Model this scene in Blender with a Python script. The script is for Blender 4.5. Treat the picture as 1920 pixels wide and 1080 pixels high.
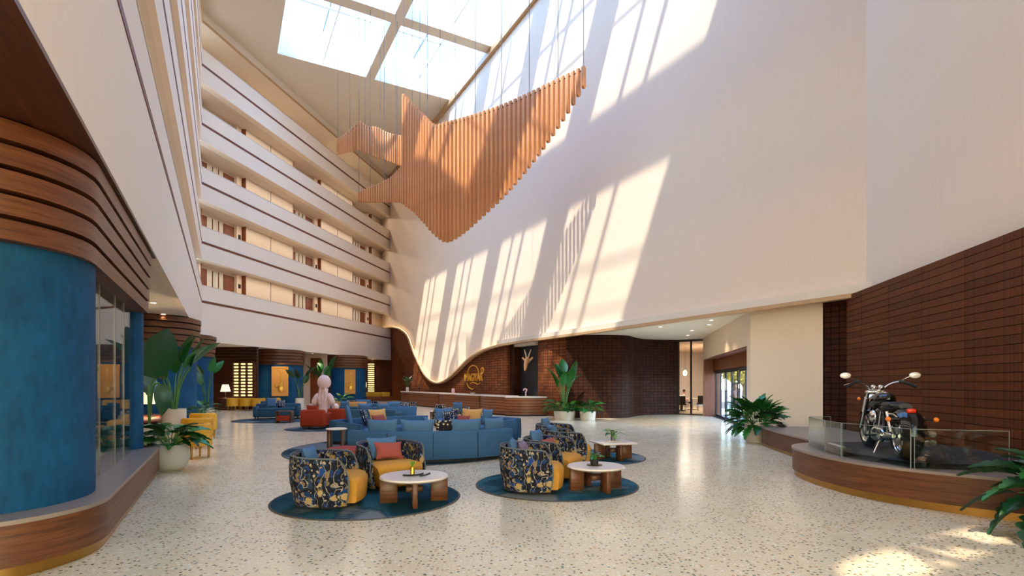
import bpy, bmesh, math, random
from mathutils import Vector, Matrix, Euler

for o in list(bpy.data.objects):
    bpy.data.objects.remove(o)
sc = bpy.context.scene
C = sc.collection
PI = math.pi
RND = random.Random(11)
def rad(d): return d * PI / 180.0

# ---------------------------------------------------------------- camera
cam = bpy.data.cameras.new('camera')
cam.sensor_width = 36.0
cam.lens = 18.75
cam.shift_y = 0.0932
cam.clip_start = 0.05
cam.clip_end = 500
camo = bpy.data.objects.new('camera', cam)
camo.location = (0, 0, 1.75)
camo.rotation_euler = (rad(90), 0, 0)
C.objects.link(camo)
sc.camera = camo

# ---------------------------------------------------------------- sky, sun, exposure
# room axes: N runs across the atrium (left wing -> white wall), T along it
NX, NY = 0.8803, 0.4745
TX, TY = -0.4745, 0.8803
ROT_T = math.atan2(TY, TX)
ROT_N = math.atan2(NY, NX)
def P(n, t): return (n * NX + t * TX, n * NY + t * TY)

SUN_N, SUN_T = 0.505, 0.483
sdir = Vector((SUN_N * NX + SUN_T * TX, SUN_N * NY + SUN_T * TY, -1.0)).normalized()
sun = bpy.data.lights.new('sun', 'SUN')
sun.energy = 2.9
sun.color = (1.0, 0.82, 0.67)
sun.angle = rad(0.9)
suno = bpy.data.objects.new('sun', sun)
suno.rotation_euler = sdir.to_track_quat('-Z', 'Y').to_euler()
suno.location = (-10, -20, 60)
C.objects.link(suno)

w = bpy.data.worlds.new('sky')
sc.world = w
w.use_nodes = True
nt = w.node_tree
nt.nodes.clear()
sky = nt.nodes.new('ShaderNodeTexSky')
sky.sky_type = 'NISHITA'
sky.sun_disc = False
sky.sun_elevation = rad(55)
sky.sun_rotation = rad(200)
sky.air_density = 0.9
sky.dust_density = 0.1
sky.ozone_density = 2.0
bgn = nt.nodes.new('ShaderNodeBackground')
bgn.inputs[1].default_value = 0.9
wo = nt.nodes.new('ShaderNodeOutputWorld')
tint = nt.nodes.new('ShaderNodeMix')
tint.data_type = 'RGBA'
tint.blend_type = 'MULTIPLY'
tint.inputs[0].default_value = 1.0
tint.inputs[7].default_value = (0.80, 0.93, 1.0, 1)
nt.links.new(sky.outputs[0], tint.inputs[6])
nt.links.new(tint.outputs[2], bgn.inputs[0])
nt.links.new(bgn.outputs[0], wo.inputs[0])

vs = sc.view_settings
vs.view_transform = 'Standard'
vs.look = 'None'
vs.exposure = 1.6
vs.gamma = 1.0
vs.use_curve_mapping = False
sc.display_settings.display_device = 'sRGB'
cy = sc.cycles
cy.use_denoising = True
cy.max_bounces = 6
cy.diffuse_bounces = 4
cy.glossy_bounces = 3
cy.transparent_max_bounces = 12
cy.sample_clamp_indirect = 6.0
cy.use_adaptive_sampling = True
cy.adaptive_threshold = 0.05
cy.caustics_reflective = False
cy.caustics_refractive = False

# ---------------------------------------------------------------- material helpers
def lin(c):
    def f(v):
        v /= 255.0
        return v / 12.92 if v <= 0.04045 else ((v + 0.055) / 1.055) ** 2.4
    return (f(c[0]), f(c[1]), f(c[2]), 1.0)

MATS = {}
class NT:
    def __init__(self, name):
        self.m = bpy.data.materials.new(name)
        self.m.use_nodes = True
        self.t = self.m.node_tree
        self.t.nodes.clear()
        self.out = self.t.nodes.new('ShaderNodeOutputMaterial')
        MATS[name] = self.m
    def n(self, typ, **kw):
        nd = self.t.nodes.new(typ)
        for k, v in kw.items():
            if k.startswith('i_'):
                nd.inputs[k[2:].replace('_', ' ')].default_value = v
            elif k.startswith('x_'):
                nd.inputs[int(k[2:])].default_value = v
            else:
                setattr(nd, k, v)
        return nd
    def l(self, a, b): self.t.links.new(a, b)
    def bsdf(self, col=None, rough=0.6, metal=0.0, spec=0.5):
        b = self.n('ShaderNodeBsdfPrincipled')
        if col is not None: b.inputs['Base Color'].default_value = col
        b.inputs['Roughness'].default_value = rough
        b.inputs['Metallic'].default_value = metal
        b.inputs['Specular IOR Level'].default_value = spec
        self.l(b.outputs[0], self.out.inputs[0])
        return b
    def coords(self, scale=(1, 1, 1), kind='Object', rot=(0, 0, 0)):
        tc = self.n('ShaderNodeTexCoord')
        mp = self.n('ShaderNodeMapping')
        mp.inputs['Scale'].default_value = scale
        mp.inputs['Rotation'].default_value = rot
        self.l(tc.outputs[kind], mp.inputs[0])
        return mp.outputs[0]
    def ramp(self, fac, stops, interp='LINEAR'):
        r = self.n('ShaderNodeValToRGB')
        r.color_ramp.interpolation = interp
        el = r.color_ramp.elements
        while len(el) < len(stops): el.new(0.5)
        for e, (p, c) in zip(el, stops):
            e.position = p
            e.color = c
        self.l(fac, r.inputs[0])
        return r.outputs[0]
    def bump(self, h, b, strength=0.2, dist=0.01):
        bm_ = self.n('ShaderNodeBump')
        bm_.inputs['Strength'].default_value = strength
        bm_.inputs['Distance'].default_value = dist
        self.l(h, bm_.inputs['Height'])
        self.l(bm_.outputs[0], b.inputs['Normal'])

def scl(c, k): return (min(1, c[0] * k), min(1, c[1] * k), min(1, c[2] * k), 1)

def m_plain(name, rgb, rough=0.6, metal=0.0, var=0.06, scale=6.0, spec=0.5, bump=0.0):
    t = NT(name); c = lin(rgb)
    b = t.bsdf(c, rough, metal, spec)
    co = t.coords((scale,) * 3)
    no = t.n('ShaderNodeTexNoise', i_Scale=1.0, i_Detail=3.0)
    t.l(co, no.inputs['Vector'])
    t.l(t.ramp(no.outputs['Fac'], [(0.3, scl(c, 1 - var)), (0.7, scl(c, 1 + var))]), b.inputs['Base Color'])
    if bump: t.bump(no.outputs['Fac'], b, bump, 0.01)
    return t.m

def m_fabric(name, rgb, rough=0.9, var=0.14, scale=90.0, stretch=(1, 1, 1), bump=0.25):
    t = NT(name); c = lin(rgb)
    b = t.bsdf(c, rough, 0, 0.25)
    co = t.coords(tuple(scale * s for s in stretch))
    no = t.n('ShaderNodeTexNoise', i_Scale=1.0, i_Detail=2.0)
    t.l(co, no.inputs['Vector'])
    co2 = t.coords((2.5, 2.5, 2.5))
    n2 = t.n('ShaderNodeTexNoise', i_Scale=1.0, i_Detail=3.0)
    t.l(co2, n2.inputs['Vector'])
    mx = t.n('ShaderNodeMath', operation='ADD'); t.l(no.outputs['Fac'], mx.inputs[0]); t.l(n2.outputs['Fac'], mx.inputs[1])
    md = t.n('ShaderNodeMath', operation='MULTIPLY', x_1=0.5); t.l(mx.outputs[0], md.inputs[0])
    t.l(t.ramp(md.outputs[0], [(0.3, scl(c, 1 - var)), (0.7, scl(c, 1 + var))]), b.inputs['Base Color'])
    t.bump(no.outputs['Fac'], b, bump, 0.004)
    return t.m

def m_wood(name, dark, light, grain=(1.2, 18, 18), rough=0.42, seam=0.0, spec=0.4, kind='Object', streak=0.5):
    t = NT(name)
    b = t.bsdf(lin(dark), rough, 0, spec)
    co = t.coords(grain, kind)
    n1 = t.n('ShaderNodeTexNoise', i_Scale=1.0, i_Detail=6.0, i_Roughness=0.6, i_Distortion=0.4)
    t.l(co, n1.inputs['Vector'])
    co2 = t.coords(tuple(g * 4 for g in grain), kind)
    n2 = t.n('ShaderNodeTexNoise', i_Scale=1.0, i_Detail=3.0)
    t.l(co2, n2.inputs['Vector'])
    mixf = t.n('ShaderNodeMix', data_type='FLOAT', x_0=0.35)
    t.l(n1.outputs['Fac'], mixf.inputs[2]); t.l(n2.outputs['Fac'], mixf.inputs[3])
    oi = t.n('ShaderNodeObjectInfo')
    ad = t.n('ShaderNodeMath', operation='MULTIPLY_ADD', x_1=0.12, x_2=-0.06)
    t.l(oi.outputs['Random'], ad.inputs[0])
    ad2 = t.n('ShaderNodeMath', operation='ADD'); t.l(mixf.outputs[0], ad2.inputs[0]); t.l(ad.outputs[0], ad2.inputs[1])
    d, l_ = lin(dark), lin(light)
    mid = tuple((d[i] + l_[i]) / 2 for i in range(3)) + (1,)
    t.l(t.ramp(ad2.outputs[0], [(0.32, d), (0.5, mid), (0.7, l_)]), b.inputs['Base Color'])
    t.bump(n2.outputs['Fac'], b, 0.08, 0.004)
    return t.m

def m_tilewood(name, dark, light, bw=0.42, bh=0.16, rough=0.45, grain=(30, 30, 1.5)):
    """wood cladding set out in small blocks, too small here to build one by one (object coords: x along, z up)"""
    t = NT(name)
    b = t.bsdf(lin(dark), 0.6, 0, 0.12)
    tc = t.n('ShaderNodeTexCoord')
    sp = t.n('ShaderNodeSeparateXYZ'); t.l(tc.outputs['Object'], sp.inputs[0])
    cb = t.n('ShaderNodeCombineXYZ'); t.l(sp.outputs[0], cb.inputs[0]); t.l(sp.outputs[2], cb.inputs[1])
    br = t.n('ShaderNodeTexBrick', offset=0.0, i_Scale=1.0)
    br.inputs['Brick Width'].default_value = bw
    br.inputs['Row Height'].default_value = bh
    br.inputs['Mortar Size'].default_value = 0.012
    br.inputs['Color1'].default_value = (0.2, 0.2, 0.2, 1)
    br.inputs['Color2'].default_value = (0.8, 0.8, 0.8, 1)
    br.inputs['Mortar'].default_value = (0, 0, 0, 1)
    t.l(cb.outputs[0], br.inputs['Vector'])
    co = t.coords(grain)
    no = t.n('ShaderNodeTexNoise', i_Scale=1.0, i_Detail=4.0)
    t.l(co, no.inputs['Vector'])
    mx = t.n('ShaderNodeMix', data_type='FLOAT', x_0=0.6)
    t.l(br.outputs['Color'], mx.inputs[2]); t.l(no.outputs['Fac'], mx.inputs[3])
    colr = t.ramp(mx.outputs[0], [(0.25, lin(dark)), (0.75, lin(light))])
    mc = t.n('ShaderNodeMix', data_type='RGBA')
    t.l(br.outputs['Fac'], mc.inputs[0]); t.l(colr, mc.inputs[6]); mc.inputs[7].default_value = scl(lin(dark), 0.35)
    t.l(mc.outputs[2], b.inputs['Base Color'])
    inv = t.n('ShaderNodeMath', operation='SUBTRACT', x_0=1.0); t.l(br.outputs['Fac'], inv.inputs[1])
    t.bump(inv.outputs[0], b, 0.8, 0.02)
    return t.m

def m_emit(name, rgb, s):
    t = NT(name)
    e = t.n('ShaderNodeEmission'); e.inputs[0].default_value = lin(rgb); e.inputs[1].default_value = s
    t.l(e.outputs[0], t.out.inputs[0])
    return t.m

def m_shade(name, rgb, s):
    """lampshade cloth: lit from its own bulb"""
    t = NT(name)
    b = t.bsdf(lin(rgb), 0.9)
    b.inputs['Emission Color'].default_value = lin(rgb); b.inputs['Emission Strength'].default_value = s
    return t.m

def m_glass(name, tint=(0.96, 0.98, 0.97), refl=0.9):
    t = NT(name)
    tr = t.n('ShaderNodeBsdfTransparent'); tr.inputs[0].default_value = (*tint, 1)
    gl = t.n('ShaderNodeBsdfGlossy'); gl.inputs['Roughness'].default_value = 0.02
    fr = t.n('ShaderNodeLayerWeight'); fr.inputs[0].default_value = 0.5
    pw = t.n('ShaderNodeMath', operation='POWER', x_1=4.0); t.l(fr.outputs['Facing'], pw.inputs[0])
    ml = t.n('ShaderNodeMath', operation='MULTIPLY_ADD', x_1=0.6 * refl, x_2=0.04 * refl); t.l(pw.outputs[0], ml.inputs[0])
    mx = t.n('ShaderNodeMixShader')
    t.l(ml.outputs[0], mx.inputs[0]); t.l(tr.outputs[0], mx.inputs[1]); t.l(gl.outputs[0], mx.inputs[2])
    t.l(mx.outputs[0], t.out.inputs[0])
    return t.m

def m_terrazzo():
    t = NT('terrazzo')
    b = t.bsdf(lin((196, 182, 160)), 0.2, 0, 0.45)
    col = None
    base = t.n('ShaderNodeTexNoise', i_Scale=0.9, i_Detail=4.0)
    t.l(t.coords((1, 1, 1)), base.inputs['Vector'])
    col = t.ramp(base.outputs['Fac'], [(0.3, lin((232, 207, 162))), (0.7, lin((242, 221, 180)))])
    for k, (s, thr, stops) in enumerate([
        (60.0, 0.34, [(0.0, lin((224, 212, 194))), (0.55, lin((196, 180, 154))), (0.7, lin((236, 226, 212))), (0.85, lin((212, 186, 154))), (0.94, lin((168, 156, 138)))]),
        (23.0, 0.29, [(0.0, lin((228, 208, 170))), (0.66, lin((138, 118, 92))), (0.74, lin((104, 124, 114))), (0.81, lin((192, 146, 106))), (0.86, lin((246, 236, 218))), (0.955, lin((88, 76, 62)))]),
    ]):
        co = t.coords((s, s, s))
        ns = t.n('ShaderNodeTexNoise', i_Scale=2.5, i_Detail=1.0)
        t.l(co, ns.inputs['Vector'])
        vm = t.n('ShaderNodeMix', data_type='RGBA'); vm.inputs[0].default_value = 0.12
        t.l(co, vm.inputs[6]); t.l(ns.outputs['Color'], vm.inputs[7])
        vo = t.n('ShaderNodeTexVoronoi', i_Scale=1.0, voronoi_dimensions='2D')
        t.l(vm.outputs[2], vo.inputs['Vector'])
        lt = t.n('ShaderNodeMath', operation='LESS_THAN', x_1=thr)
        t.l(vo.outputs['Distance'], lt.inputs[0])
        sp = t.n('ShaderNodeSeparateXYZ'); t.l(vo.outputs['Color'], sp.inputs[0])
        cc = t.ramp(sp.outputs[0], stops, 'CONSTANT')
        mx = t.n('ShaderNodeMix', data_type='RGBA')
        t.l(lt.outputs[0], mx.inputs[0]); t.l(col, mx.inputs[6]); t.l(cc, mx.inputs[7])
        col = mx.outputs[2]
    t.l(col, b.inputs['Base Color'])
    rn = t.n('ShaderNodeTexNoise', i_Scale=1.6, i_Detail=3.0)
    t.l(t.coords((1, 1, 1)), rn.inputs['Vector'])
    rr = t.n('ShaderNodeMapRange'); rr.inputs[3].default_value = 0.13; rr.inputs[4].default_value = 0.27
    t.l(rn.outputs['Fac'], rr.inputs[0]); t.l(rr.outputs[0], b.inputs['Roughness'])
    return t.m

def m_floral():
    t = NT('floral_fabric')
    b = t.bsdf(lin((30, 30, 40)), 0.85, 0, 0.2)
    co = t.coords((1, 1, 1))
    dn = t.n('ShaderNodeTexNoise', i_Scale=14.0, i_Detail=2.0); t.l(co, dn.inputs['Vector'])
    vm = t.n('ShaderNodeMix', data_type='RGBA'); vm.inputs[0].default_value = 0.06
    t.l(co, vm.inputs[6]); t.l(dn.outputs['Color'], vm.inputs[7])
    col = lin((24, 24, 34))
    cur = t.n('ShaderNodeRGB'); cur.outputs[0].default_value = col
    cur = cur.outputs[0]
    for (s, thr, stops) in [
        (13.0, 0.5, [(0.0, lin((22, 24, 36))), (0.3, lin((26, 52, 92))), (0.62, lin((122, 100, 74))), (0.8, lin((40, 58, 74)))]),
        (24.0, 0.4, [(0.0, lin((20, 20, 30))), (0.42, lin((168, 148, 124))), (0.66, lin((120, 96, 60))), (0.82, lin((36, 58, 110)))]),
        (6.5, 0.32, [(0.0, lin((24, 24, 34))), (0.55, lin((160, 122, 58))), (0.72, lin((176, 142, 90))), (0.86, lin((30, 62, 116)))]),
    ]:
        vo = t.n('ShaderNodeTexVoronoi', i_Scale=s); t.l(vm.outputs[2], vo.inputs['Vector'])
        lt = t.n('ShaderNodeMath', operation='LESS_THAN', x_1=thr); t.l(vo.outputs['Distance'], lt.inputs[0])
        sp = t.n('ShaderNodeSeparateXYZ'); t.l(vo.outputs['Color'], sp.inputs[0])
        cc = t.ramp(sp.outputs[0], stops, 'CONSTANT')
        gt = t.n('ShaderNodeMath', operation='GREATER_THAN', x_1=stops[1][0]); t.l(sp.outputs[0], gt.inputs[0])
        an = t.n('ShaderNodeMath', operation='MULTIPLY'); t.l(lt.outputs[0], an.inputs[0]); t.l(gt.outputs[0], an.inputs[1])
        mx = t.n('ShaderNodeMix', data_type='RGBA'); t.l(an.outputs[0], mx.inputs[0]); t.l(cur, mx.inputs[6]); t.l(cc, mx.inputs[7])
        cur = mx.outputs[2]
    # thin pale stems
    wv = t.n('ShaderNodeTexWave', i_Scale=3.0, i_Distortion=14.0, i_Detail=2.0); wv.inputs['Detail Scale'].default_value = 1.4
    t.l(co, wv.inputs['Vector'])
    g2 = t.n('ShaderNodeMath', operation='GREATER_THAN', x_1=0.985); t.l(wv.outputs['Fac'], g2.inputs[0])
    mx = t.n('ShaderNodeMix', data_type='RGBA'); t.l(g2.outputs[0], mx.inputs[0]); t.l(cur, mx.inputs[6]); mx.inputs[7].default_value = lin((150, 136, 118))
    t.l(mx.outputs[2], b.inputs['Base Color'])
    return t.m

def m_dotted(name, a, c, s=26.0, thr=0.34):
    t = NT(name)
    b = t.bsdf(lin(a), 0.85, 0, 0.2)
    vo = t.n('ShaderNodeTexVoronoi', i_Scale=s, i_Randomness=0.35); t.l(t.coords((1, 1, 1), rot=(0, 0, 0.78)), vo.inputs['Vector'])
    lt = t.n('ShaderNodeMath', operation='LESS_THAN', x_1=thr); t.l(vo.outputs['Distance'], lt.inputs[0])
    mx = t.n('ShaderNodeMix', data_type='RGBA'); t.l(lt.outputs[0], mx.inputs[0])
    mx.inputs[6].default_value = lin(a); mx.inputs[7].default_value = lin(c)
    t.l(mx.outputs[2], b.inputs['Base Color'])
    return t.m

def m_leaf(name, dark, light, rough=0.38):
    t = NT(name)
    b = t.bsdf(lin(dark), rough, 0, 0.5)
    oi = t.n('ShaderNodeObjectInfo')
    no = t.n('ShaderNodeTexNoise', i_Scale=5.0, i_Detail=3.0); t.l(t.coords((1, 6, 1)), no.inputs['Vector'])
    mx = t.n('ShaderNodeMix', data_type='FLOAT', x_0=0.5); t.l(oi.outputs['Random'], mx.inputs[2]); t.l(no.outputs['Fac'], mx.inputs[3])
    t.l(t.ramp(mx.outputs[0], [(0.2, lin(dark)), (0.8, lin(light))]), b.inputs['Base Color'])
    return t.m

def m_rug(name, a, c, d):
    t = NT(name)
    b = t.bsdf(lin(a), 0.95, 0, 0.1)
    wv = t.n('ShaderNodeTexNoise', i_Scale=0.75, i_Detail=1.5, i_Distortion=0.8); t.l(t.coords((1.0, 0.45, 1), rot=(0, 0, 0.5)), wv.inputs['Vector'])
    f = t.n('ShaderNodeTexNoise', i_Scale=7.0, i_Detail=3.0); t.l(t.coords((1, 9, 1), rot=(0, 0, 0.4)), f.inputs['Vector'])
    ad = t.n('ShaderNodeMath', operation='MULTIPLY_ADD', x_1=0.12, x_2=-0.06); t.l(f.outputs['Fac'], ad.inputs[0])
    s = t.n('ShaderNodeMath', operation='ADD'); t.l(wv.outputs['Fac'], s.inputs[0]); t.l(ad.outputs[0], s.inputs[1])
    t.l(t.ramp(s.outputs[0], [(0.43, lin(a)), (0.485, lin(c)), (0.515, lin(a)), (0.545, lin(d))]), b.inputs['Base Color'])
    return t.m

# ---------------------------------------------------------------- materials
def m_wallpaper(name, rgb, var=0.035):
    t = NT(name); c = lin(rgb)
    b = t.bsdf(c, 0.85, 0, 0.2)
    no = t.n('ShaderNodeTexNoise', i_Scale=1.0, i_Detail=3.0); t.l(t.coords((26, 26, 0.8)), no.inputs['Vector'])
    n2 = t.n('ShaderNodeTexNoise', i_Scale=1.0, i_Detail=2.0); t.l(t.coords((2, 2, 30)), n2.inputs['Vector'])
    mx = t.n('ShaderNodeMix', data_type='FLOAT', x_0=0.35); t.l(no.outputs['Fac'], mx.inputs[2]); t.l(n2.outputs['Fac'], mx.inputs[3])
    t.l(t.ramp(mx.outputs[0], [(0.3, scl(c, 1 - var)), (0.7, scl(c, 1 + var))]), b.inputs['Base Color'])
    return t.m

WHITE = m_wallpaper('wall_linen', (238, 216, 189))
FASC = m_wallpaper('fascia_linen', (241, 222, 198))
CEIL = m_plain('ceiling_paint', (230, 215, 192), 0.85, var=0.02)
WELL = m_plain('well_paint', (240, 236, 230), 0.85, var=0.02)
CORR = m_wallpaper('corridor_paint', (214, 197, 178))
PINK = m_wallpaper('plaster_pink', (226, 200, 184))
TERR = m_terrazzo()
WALNUT = m_wood('walnut', (66, 34, 18), (124, 74, 42), (1.2, 1.2, 24))
WALNUT_V = m_wood('walnut_vertical', (62, 28, 10), (116, 62, 30), (22, 22, 0.8), 0.55, spec=0.15)
WALNUT_D = m_wood('walnut_dark', (48, 24, 14), (92, 52, 30), (1.0, 14, 14))
DOORWOOD = m_wood('door_wood', (98, 46, 22), (136, 72, 36), (16, 16, 1.0))
OAK = m_wood('slat_oak', (190, 118, 66), (226, 158, 100), (26, 26, 1.2), 0.5)
TILEW = m_tilewood('block_cladding', (84, 42, 22), (140, 82, 48))
TILED = m_tilewood('dark_block_cladding', (36, 16, 8), (70, 34, 18), 0.24, 0.16)
COUNTERW = m_wood('counter_wood_lit', (104, 54, 28), (158, 94, 54), (1.2, 1.2, 24))  # lighter walnut; light falling on the counter fronts is put into the colour
DARKLINE = m_plain('groove_dark', (44, 24, 14), 0.7)
COPPER = m_plain('copper_trim', (112, 60, 36), 0.6, 0.0)
GOLDTRIM = m_plain('trim_gold', (198, 160, 116), 0.5, 0.2)
BRASS = m_plain('brass', (176, 132, 66), 0.3, 0.9)
GOLD = m_plain('gold', (226, 172, 72), 0.3, 0.8)
GOLDPANEL = m_plain('gold_panel', (206, 142, 62), 0.5, 0.3)
STONE = m_plain('stone_grey', (140, 124, 112), 0.35, var=0.05)
STONEW = m_plain('stone_white', (226, 210, 196), 0.3, var=0.05, scale=3)
BLUEV = m_fabric('blue_plaster', (14, 70, 106), 0.75, 0.35, 16, (1, 1, 0.35), 0.1)
NAVY = m_plain('navy_panel', (16, 36, 62), 0.6)
BLUEF = m_fabric('blue_upholstery', (62, 98, 132), 0.9, 0.1, 120)
BLUEP = m_fabric('blue_cushion', (78, 112, 146), 0.9, 0.1, 120)
TEALF = m_fabric('teal_upholstery', (52, 84, 104), 0.9, 0.1, 120)
YEL = m_fabric('mustard_upholstery', (198, 136, 52), 0.85, 0.08, 120)
YELL = m_plain('mustard_leather', (220, 158, 32), 0.5, var=0.05)
TERRA = m_fabric('terracotta_cushion', (158, 78, 68), 0.9, 0.08, 120)
TAN = m_fabric('tan_cushion', (212, 158, 96), 0.9, 0.08, 120)
ORANGE = m_fabric('rust_upholstery', (158, 54, 28), 0.85, 0.08, 90)
REDO = m_fabric('coral_upholstery', (168, 66, 54), 0.85, 0.08, 90)
FLORAL = m_floral()
HORNP = m_plain('antelope_pale', (232, 178, 132), 0.5)
DOTS = m_dotted('dotted_cushion', (22, 32, 60), (232, 226, 218), 22, 0.33)
DOTS2 = m_dotted('spotted_shell', (40, 36, 40), (214, 190, 160), 13, 0.36)
CHARC = m_plain('charcoal', (34, 32, 32), 0.6)
BLACK = m_plain('black_gloss', (14, 14, 15), 0.12)
RUBBER = m_plain('rubber', (16, 16, 17), 0.75)
LEATHER = m_plain('black_leather', (26, 25, 25), 0.5)
CHROME = m_plain('chrome', (222, 218, 214), 0.12, 1.0, var=0.0)
STEEL = m_plain('steel', (150, 146, 140), 0.3, 1.0)
ALU = m_plain('brushed_metal', (132, 126, 122), 0.4, 0.7)
WIRE = m_plain('wire_grey', (96, 92, 88), 0.5)
POTW = m_plain('pot_white', (214, 200, 184), 0.6, var=0.03)
POTG = m_plain('pot_grey', (190, 182, 170), 0.6, var=0.03)
SOIL = m_plain('soil', (40, 28, 20), 0.95)
LEAF = m_leaf('leaf_green', (12, 64, 20), (40, 122, 42))
LEAFD = m_leaf('leaf_deep', (8, 44, 18), (22, 84, 34))
LEAFB = m_leaf('leaf_bright', (40, 110, 20), (150, 180, 40))
STEM = m_plain('stem_green', (70, 120, 50), 0.6)
PALEP = m_plain('pale_pink', (222, 186, 182), 0.45, var=0.03)
SIGNAL = m_plain('amber_lens', (232, 120, 30), 0.2)
TAIL = m_plain('red_lens', (206, 50, 24), 0.2)
PANE = m_glass('clear_glass')
WARMG = m_glass('warming_glass', (1.0, 0.80, 0.58))  # tint added to warm the daylight through the unseen rear glazing
SKYG = m_glass('skylight_glass', (0.86, 0.93, 0.98), 0.25)
PANE2 = m_glass('display_glass', (0.93, 0.96, 0.94), 1.6)
RUG1 = m_rug('rug_teal', (20, 58, 68), (48, 96, 106), (120, 124, 124))
RUG2 = m_rug('rug_grey_teal', (30, 54, 64), (60, 84, 92), (112, 112, 110))
CURT = m_fabric('sheer_curtain', (214, 208, 192), 0.9, 0.08, 40, (1, 1, 0.05))
CURTW = m_fabric('white_curtain', (236, 228, 222), 0.9, 0.06, 30, (1, 1, 0.05))
LED = m_emit('led_warm', (255, 214, 160), 2.5)
LEDLINE = m_emit('led_cove', (255, 206, 146), 1.6)
BULB = m_emit('downlight_lens', (255, 232, 200), 5.0)
GLOW = m_emit('backlight_amber', (255, 206, 132), 0.75)
SHADE = m_shade('lampshade', (255, 226, 190), 0.35)
SKIN = m_plain('skin', (176, 124, 96), 0.6)
SHIRT = m_plain('shirt_white', (226, 220, 214), 0.8)
DARKCL = m_plain('cloth_dark', (40, 36, 40), 0.8)
BARK = m_plain('bark', (92, 68, 46), 0.9)
PAVE = m_plain('pavement_light', (206, 196, 182), 0.8)
GREY = m_plain('grey_metal', (92, 86, 82), 0.5)

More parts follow.
